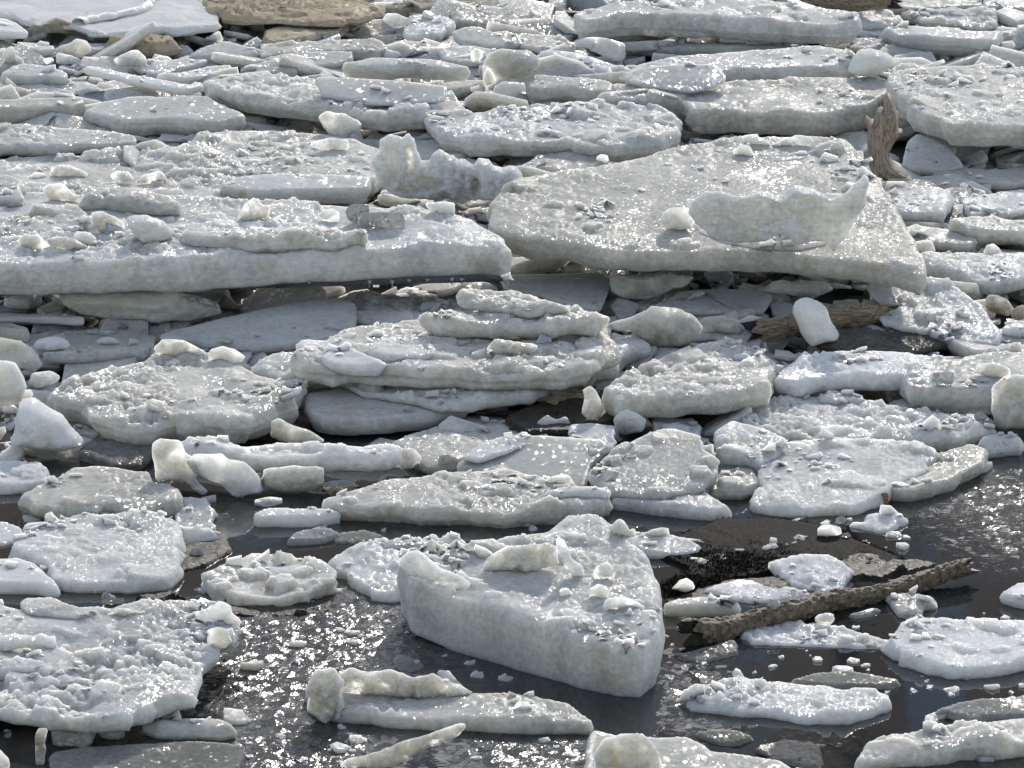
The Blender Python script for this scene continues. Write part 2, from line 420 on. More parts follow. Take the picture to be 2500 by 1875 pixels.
# ------------------------------------------------------------------ ice builders
STYLE = {  # amplitude of swell, of crust, chips per square metre, chip height, edge jitter, edge round, material
    'wet':    dict(swell=0.020, crust=0.012, chips=5,  chip=0.022, jit=0.012, rnd=0.007, mat='wet'),
    'rough':  dict(swell=0.030, crust=0.022, chips=16, chip=0.035, jit=0.020, rnd=0.007, mat='rough'),
    'frost':  dict(swell=0.016, crust=0.024, chips=12, chip=0.022, jit=0.014, rnd=0.010, mat='frost'),
    'smooth': dict(swell=0.014, crust=0.004, chips=0.6, chip=0.014, jit=0.007, rnd=0.006, mat='smooth'),
    'white':  dict(swell=0.014, crust=0.006, chips=1.5, chip=0.015, jit=0.008, rnd=0.009, mat='white'),
    'snow':   dict(swell=0.030, crust=0.008, chips=2,  chip=0.03,  jit=0.014, rnd=0.025, mat='snow'),
    'shelf':  dict(swell=0.020, crust=0.004, chips=0,  chip=0.0,   jit=0.02, rnd=0.050, mat='shelf'),
    'sandy':  dict(swell=0.030, crust=0.024, chips=8,  chip=0.03,  jit=0.03,  rnd=0.040, mat='sandy'),
    'dirty':  dict(swell=0.030, crust=0.022, chips=14, chip=0.03,  jit=0.02,  rnd=0.030, mat='dirty'),
    'clear':  dict(swell=0.008, crust=0.006, chips=0,  chip=0.0,   jit=0.006, rnd=0.014, mat='clear'),
    'grey':   dict(swell=0.012, crust=0.008, chips=1,  chip=0.01,  jit=0.010, rnd=0.020, mat='grey'),
    'slush':  dict(swell=0.010, crust=0.016, chips=10, chip=0.012, jit=0.020, rnd=0.010, mat='slush'),
    'mud':    dict(swell=0.012, crust=0.010, chips=10, chip=0.02,  jit=0.04,  rnd=0.020, mat='mud'),
    'weed':   dict(swell=0.010, crust=0.010, chips=0,  chip=0.0,   jit=0.08,  rnd=0.020, mat='weed'),
    'tan':    dict(swell=0.010, crust=0.008, chips=0,  chip=0.0,   jit=0.04,  rnd=0.020, mat='weed_tan'),
    'driftwood': dict(mat='driftwood'), 'driftlog': dict(mat='driftlog'), 'amber': dict(mat='amber'),
}
SLABS = []          # what later pieces may rest on: (outline in the photo, anchor, slopes)
SEED = [100]
DENS = 1.45

def angular(p, step, amp, seed):
    """break each side of an outline into straight fracture facets"""
    r = np.random.default_rng(seed); out = []
    for a, b in zip(p, np.roll(p, -1, 0)):
        ln = np.linalg.norm(b - a); n = max(1, int(ln / (step * r.uniform(0.7, 1.4))))
        t = np.concatenate([[0], (np.arange(1, n) + r.uniform(-0.35, 0.35, n - 1)) / n])
        nrm = np.array([b[1] - a[1], a[0] - b[0]]) / (ln + 1e-9)
        for k, tt in enumerate(t):
            out.append(a + (b - a) * tt + nrm * r.normal(0, amp if k else amp * 0.4))
    return np.array(out)

def knots(s, total, step, seed):
    """random values joined by straight lines round a closed loop of length total"""
    r = np.random.default_rng(seed); n = max(4, int(total / step))
    x = np.linspace(0, total, n + 1); x[1:-1] += r.uniform(-0.35, 0.35, n - 1) * total / n
    v = r.normal(0, 1, n + 1); v[-1] = v[0]
    return np.interp(s, x, v)

def pix(tile, s):
    x0, y0, k = TILES[tile]
    p = np.array([[float(c) for c in q.split(',')] for q in s.split()])
    return p * k + (x0, y0), k

def to_plane(P, p0, tx, ty):
    d = ray(P[:, 0], P[:, 1])
    n = np.array([-tx, -ty, 1.0])
    t = (n @ (p0 - np.array([0, 0, CAM_H]))) / (d @ n)
    return d * t[:, None] + (0, 0, CAM_H)

def support(u, v):
    """height of what lies under photo position (u, v): the last slab whose top covers it, else the packed jam"""
    for poly, p0, tx, ty in reversed(SLABS):
        if inside(np.array([[u, v]]), poly)[0]:
            return to_plane(np.array([[u, v]]), p0, tx, ty)[0][2]
    return None

def S(tile, label, f, pts, style='rough', up=0.0, ty=0.02, tx=0.0, z=None, name='ice_floe', cat='ice floe', sub=None,
      rim=0.0, group=None, kind=None, chips=None, taper=None, free=False, amp=1.0, side=None, crumbs=None, jit=None):
    """a floe: outline of its upper face in the photo, f the height of its broken edge there"""
    SEED[0] += 13
    sd = SEED[0]
    st = STYLE[style] if jit is None else dict(STYLE[style], jit=jit)
    P, k = pix(tile, pts)
    i0 = int(np.argmax(P[:, 1])); u0, v0 = P[:, 0].mean(), P[i0, 1]
    vb = v0 + f * k
    zb = None if free else support(float(np.clip(u0, 5, 2495)), min(v0 + 2, 1900))
    b = base_height(vb) if zb is None else zb - 0.012
    th = f * k * mpp(v0) / CP
    zt = (b + th + up) if z is None else z
    th0 = th
    if zb is None and b < 0.05 and up < 0.05: th += 0.05        # floats: part of it is under water
    elif not up: th += 0.03
    th = max(th, 0.02)
    p0 = at(P[i0, 0], v0, zt)
    SLABS.append((P, p0, tx, ty))
    W = to_plane(P, p0, tx, ty)
    if area2(W[:, :2]) < 0: W = W[::-1]
    q = angular(chaikin(W[:, :2], 1, 0.10), 0.13, st['jit'] * 1.3, sd)
    dist = float(np.linalg.norm(p0 - (0, 0, CAM_H)))
    sx, sy = 0.0135 * dist / 30 / DENS, 0.025 * dist / 30 / DENS
    q = resample(q, 0.016 * dist / 30)
    nn = outward(q)
    s = np.arange(len(q)) * 0.016
    j = st['jit'] * (0.5 * fbm(q[:, 0] * 5, q[:, 1] * 5, seed=sd, octaves=2) + 0.28 * fbm(q[:, 0] * 30, q[:, 1] * 30, seed=sd + 3, octaves=2))
    q = q + nn * j[:, None]
    allp, T, ok = triangulate(q, sx, sy)
    if not ok:
        q = resample(W[:, :2], 0.03); nn = outward(q)
        allp, T, ok = triangulate(q, sx, sy)
    nb = len(q)
    d = edge_distance(allp, q)
    d[:nb] = 0
    x, y = allp[:, 0], allp[:, 1]
    r = min(st['rnd'], th * 0.45)
    amp = amp * float(np.random.default_rng(sd + 2).uniform(0.35, 1.15))
    disp = st['swell'] * amp * fbm(x * 2.2, y * 1.6, seed=sd + 5, octaves=3)
    cr = fbm(x * 11, y * 8, seed=sd + 7, octaves=3)
    cm = np.clip(0.55 + 1.3 * fbm(x * 2.6 + 9, y * 1.5, seed=sd + 11, octaves=2), 0.08, 1.5)
    disp = disp + st['crust'] * amp * cm * (0.9 * cr + 0.7 * np.abs(fbm(x * 24, y * 18, seed=sd + 9, octaves=2)) + 0.28 * fbm(x * 58, y * 40, seed=sd + 10, octaves=1))
    nchip = st['chips'] if chips is None else chips
    A = abs(area2(q))
    cnt = int(min(260, nchip * A * 2.4))
    lo, hi = q.min(0), q.max(0)
    for c in range(cnt):
        cx, cy = rng.uniform(lo, hi)
        rx = float(np.clip(rng.lognormal(-3.1, 0.55), 0.02, 0.18)); ry = rx * rng.uniform(0.5, 1.5)
        a = rng.uniform(0, math.pi); dx, dy = x - cx, y - cy
        near = (np.abs(dx) < 1.6 * max(rx, ry)) & (np.abs(dy) < 1.6 * max(rx, ry))
        if not near.any(): continue
        dx, dy = dx[near], dy[near]
        X = (dx * math.cos(a) + dy * math.sin(a)) / rx; Y = (-dx * math.sin(a) + dy * math.cos(a)) / ry
        e = rng.uniform(2.5, 9.0)
        qd = (np.abs(X) ** e + np.abs(Y) ** e) ** (1 / e) * (1 + 0.25 * fbm(dx * 20 + c, dy * 20, seed=sd + c, octaves=1))
        hgt = 0.45 * st['chip'] * rng.uniform(0.4, 1.6) * min(1.6, rx / 0.05) + dx * rng.uniform(-0.2, 0.2) + dy * rng.uniform(-0.1, 0.2)
        prof = np.clip((1.0 - qd) / 0.15, 0, 1)
        add = np.maximum(hgt, 0) * prof * prof * (3 - 2 * prof)
        disp[near] = np.maximum(disp[near], disp[near] * (1 - prof) + add)
    if rim:
        rw = 0.16
        disp = disp + rim * np.exp(-((d - 0.05) / rw) ** 2) * (0.5 + 0.9 * fbm(x * 4, y * 4, seed=sd + 40, octaves=2))
    fade = np.clip(d / (r + 0.03), 0, 1)
    e = np.clip(1 - d / max(r, 1e-4), 0, 1)
    drop = r * (1 - np.sqrt(np.clip(1 - e * e, 0, 1)))
    top = p0[2] + tx * (x - p0[0]) + ty * (y - p0[1]) + disp * (0.35 + 0.65 * fade) - drop
    V = [np.column_stack([x, y, top])]
    # broken edge: rings from the rounded rim to the underside
    nr = int(np.clip(th / 0.020, 3, 11))
    tp = 0.35 if taper is None else taper
    ring0 = V[0][:nb]
    sl = np.concatenate([[0], np.cumsum(np.linalg.norm(np.diff(q, axis=0), axis=1))]); tot = sl[-1] + 0.02
    kn1, kn2, kn3 = (knots(sl, tot, w_, sd + 60 + i_) for i_, w_ in enumerate((0.16, 0.13, 0.09)))
    lay = np.random.default_rng(sd + 70).normal(0, 0.5, 12)
    ex = rng.uniform(0.10, 0.3)
    for k2 in range(1, nr + 1):
        t = k2 / nr
        zz = ring0[:, 2] * (1 - t) + (p0[2] + tx * (q[:, 0] - p0[0]) + ty * (q[:, 1] - p0[1]) - th + 0.012 * fbm(q[:, 0] * 6, q[:, 1] * 6, seed=sd + 21, octaves=2)) * t
        bulge = 0.10 * th * (1.0 if side is None else side) * math.sin(math.pi * min(1, t * 1.4)) - tp * th * max(0, t - 0.55) ** 1.5 * 2
        wv = min(1.0, th / 0.12) * (min(st['jit'], 0.016) / 0.012 + 0.3) * 0.75 * (1.0 if side is None else side)
        nz = (0.016 * (kn1 * (1 - t) + kn2 * t) + 0.010 * kn3 * math.sin(t * math.pi) + 0.010 * lay[k2]
              + 0.006 * fbm(q[:, 0] * 16, q[:, 1] * 16, zz * 16, seed=sd + 29, octaves=2)) * wv
        off = bulge + nz * min(1, t * 2.5)
        V.append(np.column_stack([q + nn * np.asarray(off).reshape(-1, 1), zz]))
    nv = len(allp)
    Fs = [tuple(t) for t in T.tolist()]
    i = np.arange(nb); i2 = (i + 1) % nb
    prev = i; prev2 = i2
    for k2 in range(nr):
        cur = nv + k2 * nb + i; cur2 = nv + k2 * nb + i2
        Fs += np.column_stack([prev2, prev, cur, cur2]).tolist()
        prev, prev2 = cur, cur2
    Fs.append((nv + (nr - 1) * nb + i[::-1]).tolist())
    V = np.vstack(V)
    o0 = np.array([x.mean(), y.mean(), p0[2] - th])
    me = new_mesh(name, V - o0, Fs, M[st['mat']], True, 34)
    o = link(name, me, loc=o0.tolist())
    if kind: tag(o, label, None, group, kind)
    else: tag(o, label, cat, group)
    if kind is None and style in CRUMBS:
        loose_bits(o, V[nb:nv], o0, int(np.clip((CRUMBS[style] if crumbs is None else crumbs) * A, 4, 110)), sd, M[st['mat']])
    return o

CRUMBS = {'wet': 16, 'rough': 42, 'frost': 36, 'white': 9, 'smooth': 4, 'snow': 10, 'dirty': 25, 'sandy': 20}
def loose_bits(floe, top, o0, n, seed, mat):
    """small shards frozen onto a floe, one part of it"""
    if len(top) < 8: return
    r = np.random.default_rng(seed + 90)
    patch = fbm(top[:, 0] * 1.8, top[:, 1] * 1.2, seed=seed + 91, octaves=2) + r.normal(0, 0.35, len(top))
    pick = np.argsort(-patch)[:max(n * 3, 8)]
    pick = r.choice(pick, min(n, len(pick)), replace=False)
    V, F = [], []
    for i in pick:
        p = top[i] - o0
        k = int(r.integers(4, 7)); sz = float(np.clip(r.lognormal(-3.85, 0.6), 0.008, 0.085)); th = sz * r.uniform(0.25, 0.9)
        a = np.linspace(0, 2 * math.pi, k, endpoint=False) + r.uniform(-0.4, 0.4, k) + r.uniform(0, 6)
        rr = r.uniform(0.6, 1.2, k) * sz; tx, ty = r.normal(0, 0.35, 2)
        X, Y = np.cos(a) * rr, np.sin(a) * rr
        b = len(V)
        for sc, z in ((1.0, -0.3 * th), (r.uniform(0.75, 1.05), 0.55 * th)):
            for x_, y_ in zip(X * sc, Y * sc):
                V.append((p[0] + x_, p[1] + y_, p[2] + z + tx * x_ + ty * y_ + r.normal(0, 0.08) * th))
        F.append(tuple(range(b + k, b + 2 * k))); F.append(tuple(range(b + k - 1, b - 1, -1)))
        F += [(b + c, b + (c + 1) % k, b + k + (c + 1) % k, b + k + c) for c in range(k)]
    c = link('ice_crumbs', new_mesh('ice_crumbs', np.array(V), F, mat, True, 20), floe)
    c['kind'] = 'stuff'

def Lm(tile, label, pts, style='white', depth=0.75, z=None, up=0.0, lean=0.0, name='ice_chunk', cat='ice chunk', rough=1.0,
       group=None, flat=1.6, foot=None, free=False, push=0.0, org=None, dents=()):
    """a lump: its outline as seen, given a body as deep as it is wide, standing where its foot stands"""
    SEED[0] += 13
    sd = SEED[0]
    P, k = pix(tile, pts)
    vb = P[:, 1].max(); u0 = P[np.abs(P[:, 1] - vb) < 12, 0].mean()
    fu, fv = (u0, vb - 1) if foot is None else pix(tile, foot)[0][0]
    sp = None if free else support(float(np.clip(fu, 5, 2495)), min(fv, 1870))
    b = (base_height(vb) if sp is None else sp) if z is None else z
    b += up
    p0 = at(u0, vb, b)
    p0 = p0 + np.array([0, push, 0])
    mm = float(np.linalg.norm(p0 - (0, 0, CAM_H))) / FPX
    w = np.column_stack([(P[:, 0] - u0) * mm, (vb - P[:, 1]) * mm / CP])
    if area2(w) < 0: w = w[::-1]
    org = (style == 'snow') if org is None else org              # melted, rounded forms
    q = chaikin(w, 2, 0.2) if org else angular(chaikin(w, 1, 0.12), 0.07, 0.006 * rough, sd + 1)
    q = resample(q, 0.010 * mm / 0.0022)
    nn = outward(q)
    q = q + nn * (0.006 * rough * (fbm(q[:, 0] * 9, q[:, 1] * 9, seed=sd, octaves=3)))[:, None]
    st = 0.0115 * mm / 0.0022
    allp, T, ok = triangulate(q, st, st, 9000)
    nb = len(q)
    d = edge_distance(allp, q); d[:nb] = 0
    dm = max(d.max(), 1e-3)
    ext = q.max(0) - q.min(0)
    D = depth * min(dm * flat, max(ext) * 0.5)
    e = np.clip(d / (dm * 0.85), 0, 1)
    g = np.sqrt(np.clip(1 - (1 - e) ** 2, 0, 1))
    x, zz = allp[:, 0], allp[:, 1]
    m = np.clip(d / (0.25 * dm), 0, 1)
    cx, cz = q.mean(0); hx, hz = ext / 2 + 1e-6
    rl = np.random.default_rng(sd)
    def facets(g):
        if org: return g
        f = g.copy()
        for k3 in range(7):                       # broken planes cut into the body
            a3 = rl.uniform(0, 2 * math.pi); sl = rl.uniform(0.25, 1.0)
            f = np.minimum(f, rl.uniform(0.42, 0.95) + sl * (np.cos(a3) * (x - cx) / hx + np.sin(a3) * (zz - cz) / hz))
        return np.where(d > 0, np.maximum(f, 0.25 * g), 0)
    def skin(sgn, s0):
        nz = 0.30 * fbm(x * 7 / (D * 9 + .2), zz * 7 / (D * 9 + .2), seed=sd + s0, octaves=2) * D + rough * (0.020 * fbm(x * 14, zz * 14, seed=sd + s0 + 5, octaves=3) + 0.010 * np.abs(fbm(x * 34, zz * 34, seed=sd + s0 + 9, octaves=2)))
        return sgn * (D * facets(g) + nz * m)
    yf, yb = skin(-1, 31), skin(1, 57)
    for (du, dv, dru, drv, dd) in dents:                  # melted hollows, in the same units as the outline
        k0 = TILES[tile][2]; o_ = TILES[tile]
        ax_, az_ = (du * k0 + o_[0] - u0) * mm, (vb - dv * k0 - o_[1]) * mm / CP
        w_ = np.exp(-(((x - ax_) / (dru * k0 * mm)) ** 2 + ((zz - az_) / (drv * k0 * mm)) ** 2) ** 2)
        yf = np.minimum(yf + w_ * dd * D * (d > 0), -0.12 * D * g)
    n = len(allp)
    Vf = np.column_stack([x, yf + lean * zz, zz])
    Vb = np.column_stack([x, yb + lean * zz, zz])[nb:]
    mp = np.concatenate([np.arange(nb), n + np.arange(n - nb)])
    Fs = [tuple(t) for t in T.tolist()] + [tuple(t) for t in mp[T[:, ::-1]].tolist()]
    me = new_mesh(name, np.vstack([Vf, Vb]), Fs, M[STYLE[style]['mat']], True, 34)
    p0 = p0 + np.array([0, D * 0.5, -0.01])
    o = link(name, me, loc=p0.tolist())
    tag(o, label, cat, group)
    return o

# ------------------------------------------------------------------ the setting
def quad_obj(name, x0, x1, y0, y1, z, mat, kind='structure', label=None):
    me = new_mesh(name, np.array([[x0, y0, z], [x1, y0, z], [x1, y1, z], [x0, y1, z]], float), [(0, 1, 2, 3)], mat, False)
    return tag(link(name, me), label, None, None, kind)
quad_obj('river_water', -120, 120, -30, 78, 0.0, M['water'])
# river bed / bank: a sheet to the horizon, dipping under the river
bx = np.linspace(-1500, 1500, 61)
by = np.concatenate([np.linspace(-600, 60, 12), np.linspace(66, 140, 16), np.linspace(170, 2500, 14)])
BX, BY = np.meshgrid(bx, by)
BZ = np.where(BY < 62, -1.5, np.minimum(2.2, (BY - 62) * 0.16 - 1.5)) + 0.5 * fbm(BX * 0.05, BY * 0.05, seed=3) * (BY > 70)
nx = len(bx)
gf = [(j * nx + i, j * nx + i + 1, (j + 1) * nx + i + 1, (j + 1) * nx + i) for j in range(len(by) - 1) for i in range(nx - 1)]
tag(link('ground', new_mesh('ground', np.column_stack([BX.ravel(), BY.ravel(), BZ.ravel()]), gf, M['bank'])), None, None, None, 'structure')

def box_mesh(name, x0, x1, y0, y1, z0, z1, mat):
    v = [(x, y, z) for z in (z0, z1) for y in (y0, y1) for x in (x0, x1)]
    f = [(0, 1, 3, 2)[::-1], (4, 5, 7, 6), (0, 1, 5, 4), (1, 3, 7, 5), (3, 2, 6, 7), (2, 0, 4, 6)]
    return new_mesh(name, np.array(v, float), f, mat, False)

def building(label, x0, x1, y0, depth, h, cols, rows, wfrac, mat, trim=True):
    root = bpy.data.objects.new('riverside_building', None); COL.objects.link(root)
    root.location = ((x0 + x1) / 2, y0, 2.0)
    tag(root, label, 'building', 'buildings across the river')
    w = x1 - x0
    link('wall', box_mesh('wall', -w / 2, w / 2, 0, depth, -1.0, h, mat), root)
    link('roof', box_mesh('roof', -w / 2 - 0.5, w / 2 + 0.5, -0.5, depth + 0.5, h + 0.003, h + 0.9, M['stone_trim']), root)
    cw, rh = w / cols, (h - 4) / rows
    pane = box_mesh('pane', -cw * wfrac / 2, cw * wfrac / 2, -0.12, -0.05, 0, rh * 0.62, M['glass'])
    frame = box_mesh('window_frame', -cw * wfrac / 2 - 0.15, cw * wfrac / 2 + 0.15, -0.05, 0.2, -0.2, rh * 0.62 + 0.15, M['stone_trim'])
    for c in range(cols):
        for r_ in range(rows):
            fo = link('window', frame, root, (-w / 2 + (c + 0.5) * cw, 0, 3 + r_ * rh))
            link('pane', pane, fo)
building('long brown brick building whose front is mirrored in the open water', -52, 12.6, 220, 22, 62, 10, 13, 0.34, M['brick'])
building('taller brown brick building mirrored beside the gap of sky', 13.8, 76, 224, 22, 66, 10, 14, 0.38, M['brick'])
# ------------------------------------------------------------------ brash: small broken ice packed under and between the floes
def brash():
    Vs, Fs = [], []
    n0 = 0
    def chunk(u, v, zz, sx, sy, th, tilt):
        nonlocal n0
        p = at(u, v, zz)
        k = random.randint(5, 11)
        a = np.sort(rng.uniform(0, 2 * math.pi, k)) + rng.uniform(0, 1)
        a = np.linspace(0, 2 * math.pi, k, endpoint=False) + rng.uniform(-.3, .3, k)
        rr = rng.uniform(0.6, 1.15, k)
        X, Y = np.cos(a) * rr * sx, np.sin(a) * rr * sy
        tx, ty = rng.normal(0, tilt, 2); ty += tilt * 0.4
        ins = 0.96
        rings = []
        for sc, z in ((ins, th / 2), (1.0, th / 2 - 0.08 * th), (1.04, -0.1 * th), (0.86, -th / 2)):
            rings.append(np.column_stack([p[0] + X * sc, p[1] + Y * sc, p[2] + z + tx * X * sc + ty * Y * sc + rng.normal(0, 0.004, k)]))
        Vs.append(np.vstack(rings))
        i = np.arange(k); j = (i + 1) % k
        for r_ in range(3):
            for q in range(k): Fs.append((n0 + (r_ + 1) * k + q, n0 + (r_ + 1) * k + j[q], n0 + r_ * k + j[q], n0 + r_ * k + q))
        Fs.append((n0 + i).tolist()); Fs.append((n0 + 3 * k + i[::-1]).tolist())
        n0 += 4 * k
    for v in np.arange(-60, 1150, 5.5):
        m = mpp(v)
        dens = 1.0 if v < 560 else 0.85 if v < 800 else 0.75
        for t in range(int(20 * dens)):
            u = rng.uniform(-250, 2750)
            if v > 1000 and fbm(np.array([u / 260.]), np.array([v / 120.]), seed=5)[0] < 0.0: continue
            sz = float(np.clip(rng.lognormal(-2.15, 0.6), 0.03, 0.45))
            if v > 620: sz *= 0.7
            chunk(u, v, base_height(v) - 0.05 + rng.uniform(-0.06, 0.03), sz, sz * rng.uniform(0.6, 1.3), min(sz * rng.uniform(0.2, 0.6), 0.10), 0.20)
    # loose bits drifting on the open water
    for t in range(700):
        u, v = rng.uniform(-50, 2550), rng.uniform(1150, 1860)
        if fbm(np.array([u / 200.]), np.array([v / 90.]), seed=9)[0] < 0.12: continue
        sz = float(np.clip(rng.lognormal(-3.9, 0.6), 0.008, 0.09))
        chunk(u, v, 0.0, sz, sz * rng.uniform(0.7, 1.3), sz * 0.7, 0.12)
    me = new_mesh('brash_ice', np.vstack(Vs), Fs, M['rough'], True, 25)
    o = link('brash_ice', me)
    tag(o, 'small broken brash ice packed between and under the floes', None, None, 'stuff')
brash()
# the packed slush bed the jam stands on (back half), uneven and dark in its gaps
uu = np.linspace(-300, 2800, 160); vv = np.concatenate([np.linspace(-140, 760, 130)])
UU, VV = np.meshgrid(uu, vv)
zz = np.array([[base_height(v) for _ in uu] for v in vv]) - 0.17
Wp = at(UU, VV, zz)
Wp[..., 2] += 0.05 * fbm(Wp[..., 0] * 3, Wp[..., 1] * 2, seed=77, octaves=3)
Wp[-1, :, 2] = -0.1
nu = len(uu)
bf = [(j * nu + i, (j + 1) * nu + i, (j + 1) * nu + i + 1, j * nu + i + 1) for j in range(len(vv) - 1) for i in range(nu - 1)]
tag(link('packed_slush', new_mesh('packed_slush', Wp.reshape(-1, 3), bf, M['grey'])), 'grey packed slush filling the gaps of the ice jam', None, None, 'stuff')

# ------------------------------------------------------------------ far rows, along the top of the picture
SHELF = S('A0', 'large smooth snow covered ice shelf at the top left corner', 40, '-500,60 90,130 225,180 560,190 700,250 1000,240 1400,235 1700,190 1700,130 1560,20 1650,-350 -500,-400', 'shelf', name='ice_shelf', cat='ice shelf', up=0.05)
def ridge(parent, tile, pts, r0):
    P, k = pix(tile, pts); z = support(P[2][0], P[2][1])
    W = at(P[:, 0], P[:, 1], z); V, F = [], []
    t = np.linspace(0, 1, 60); s_ = np.linspace(0, 1, len(W)); C = np.column_stack([np.interp(t, s_, W[:, i]) for i in range(3)])
    a = np.linspace(0, math.pi, 6)
    for i, c in enumerate(C):
        w = r0 * (0.7 + 0.6 * rng.random())
        for q in a: V.append((c[0] + math.cos(q) * w, c[1] + 0.3 * w, c[2] - 0.005 + math.sin(q) * w * 0.9))
    F = [(i * 6 + j, i * 6 + j + 1, i * 6 + j + 7, i * 6 + j + 6) for i in range(59) for j in range(5)]
    link('snow_ridge', new_mesh('snow_ridge', np.array(V) - np.array(parent.location), F, M['snow']), parent)
ridge(SHELF, 'A0', '600,185 700,165 820,145 920,122 1010,112 1090,90 1140,55 1160,15 1220,-20', 0.05)
S('A0', 'pale wedge of shelf ice at the left edge, in front of the snow shelf', 60, '-200,245 0,245 160,245 225,230 150,170 80,135 -200,110', 'snow', up=0.06)
S('A1', 'sand covered brown ice slab beside the snow shelf', 45, '-340,20 -200,130 0,140 300,150 480,165 800,155 900,140 1060,90 1080,40 900,0 600,-60 300,-160 -300,-160', 'sandy', up=0.05)
Lm('A0', 'muddy brown lump of dirty snow under the shelf edge', '180,275 230,200 330,150 450,140 560,190 575,225 530,265 440,250 340,260 270,290', 'dirty', depth=1.0)
S('A1', 'tan sandy ice plate lying in front of the brown sandy slab', 22, '150,280 230,205 300,190 500,200 700,185 800,165 790,200 740,235 520,260 420,285 350,300 200,310', 'sandy')
S('A0', 'brown dirt stained ice block below the snow shelf', 85, '830,275 930,262 1180,248 1300,245 1340,290 1250,325 1100,325 930,310', 'sandy', tx=0.0)
Lm('A0', 'pair of rounded white ice knobs frozen together near the left shelf', '405,390 480,340 540,330 600,300 660,310 700,350 705,400 650,430 590,455 570,430 430,405', 'white')
Lm('A0', 'low pale ice wedge just below the rounded knobs', '425,410 480,405 560,430 625,460 630,495 540,492 430,485', 'white')
Lm('A0', 'upright pointed ice shard at the left edge', '20,400 60,365 95,355 125,410 130,480 80,492 30,475', 'white')
Lm('A0', 'small ice cube between the pointed shard and the low wedge', '330,445 380,430 415,440 418,480 345,482', 'white')
S('A0', 'thin light ice plate behind the pointed shard', 30, '90,345 250,330 340,350 420,345 410,370 300,385 100,375', 'white')
S('A0', 'blue shadowed double faced ice block at the far left', 110, '0,560 100,500 200,480 400,510 520,560 500,590 350,575 200,580', 'smooth')
S('A0', 'small square ended ice slab at the left edge under the blue shadowed block', 60, '-100,655 80,650 225,690 215,702 0,705 -100,705', 'smooth')
S('A0', 'sparkling granular floe in front of the blue shadowed block', 45, '365,640 480,620 620,615 780,650 1010,690 960,712 800,718 520,705 380,692', 'rough')
S('A0', 'long narrow ice plank tilted down to a round knob', 48, '632,520 700,500 900,545 1200,595 1450,648 1540,630 1555,655 1440,682 1300,665 1000,605 800,560', 'white', up=0.10, tx=-0.04)
Lm('A0', 'round ice knob on the low end of the tilted plank', '1470,690 1465,650 1500,622 1550,625 1568,655 1560,695', 'white')
Lm('A0', 'humped grey ice lump behind the tilted plank', '870,455 950,410 1060,380 1120,430 1130,500 1000,520 900,495', 'wet')
S('A0', 'dark rippled wet mound of ice below the tan sandy plate', 32, '1440,432 1600,342 1750,312 1900,352 2005,412 1900,442 1700,452', 'wet', ty=0.12)
Lm('A0', 'small pyramid of ice near the sandy slab edge', '1550,310 1620,270 1690,235 1715,285 1750,312', 'white')
S('A0', 'flat ice sliver behind the tilted plank and right of the humped lump', 22, '1130,562 1150,490 1380,450 1590,445 1600,470 1400,520 1250,572', 'wet')
S('A0', 'pointed ice plate overlapping the flat sliver', 42, '1200,572 1400,552 1600,502 1780,490 1792,530 1640,562 1550,577 1400,592', 'white')
S('A0', 'thin ice plate with a pointed left end, beyond the plank knob', 42, '1572,618 1700,572 1800,577 2212,592 2212,652 1900,652 1660,642', 'wet')
S('A0', 'thick greenish ice slab with a smooth broken face at the left edge', 140, '-200,772 220,752 520,747 630,747 652,780 560,812 300,817 -200,825', 'smooth')
S('A0', 'wide shadowed ice plate under the tilted plank', 120, '650,850 800,780 1000,735 1600,740 1700,800 1900,890 1700,930 1300,905 900,910', 'smooth')
S('A0', 'wet floe with bright glints in front of the thick greenish slab', 80, '-300,962 200,962 500,977 800,1002 1040,1040 1052,1080 900,1102 600,1112 0,1132 -300,1132', 'wet', up=0.03)
Lm('A0', 'grey wedge of ice leaning at the end of the glinting wet floe', '935,1190 1080,1100 1210,1080 1290,1115 1325,1130 1290,1190 1190,1218 1000,1205', 'smooth')
Lm('A0', 'small curled ice chip beside the dark blue gap', '1390,1120 1420,1100 1530,1105 1600,1140 1500,1170 1410,1160', 'white')
# top middle
S('A1', 'broad ice slab lying behind the long smooth plank', 62, '110,332 300,322 600,312 800,297 1040,297 1110,370 1000,392 800,382 500,392 250,402 120,422', 'wet')
S('A1', 'shadowed ice wedge before the broad slab', 40, '140,452 300,405 500,392 750,387 822,402 822,440 700,480 520,500 300,500', 'smooth', ty=0.08)
S('A1', 'pale rounded mound of ice left of the long smooth plank', 18, '-20,540 100,482 280,447 390,490 387,555 200,575 0,577', 'smooth', ty=0.16)
S('A1', 'long smooth grey ice plank with a tapered left end', 112, '740,482 980,448 1400,448 1560,470 1728,510 1500,505 1200,495 900,498', 'smooth', up=0.04)
S('A1', 'small square ice block behind the long smooth plank', 56, '1140,322 1200,305 1400,320 1430,345 1300,342 1150,337', 'white')
Lm('A1', 'sparkling rubble lump on the long smooth plank', '1020,445 1040,400 1100,385 1170,395 1205,450', 'rough', rough=2)
Lm('A1', 'wet humped ice lump at the foot of the sandy slab', '1055,145 1090,100 1170,100 1280,150 1240,195 1150,212 1070,175', 'white')
S('A1', 'crusted sparkling ice heap right of the wet hump', 62, '1210,240 1240,180 1270,120 1400,110 1580,130 1600,200 1500,250 1300,262', 'rough')
S('A1', 'thin sheet of ice at the top, right of the sandy slab', 30, '1560,100 1800,90 2212,100 2500,140 2540,185 2212,170 1900,180 1620,170', 'wet')
S('A1', 'brown edged ice sheet at the very top beside the sandy slab', 40, '1080,40 1300,0 1700,10 1950,-20 1950,40 1700,60 1400,70 1100,80', 'dirty')
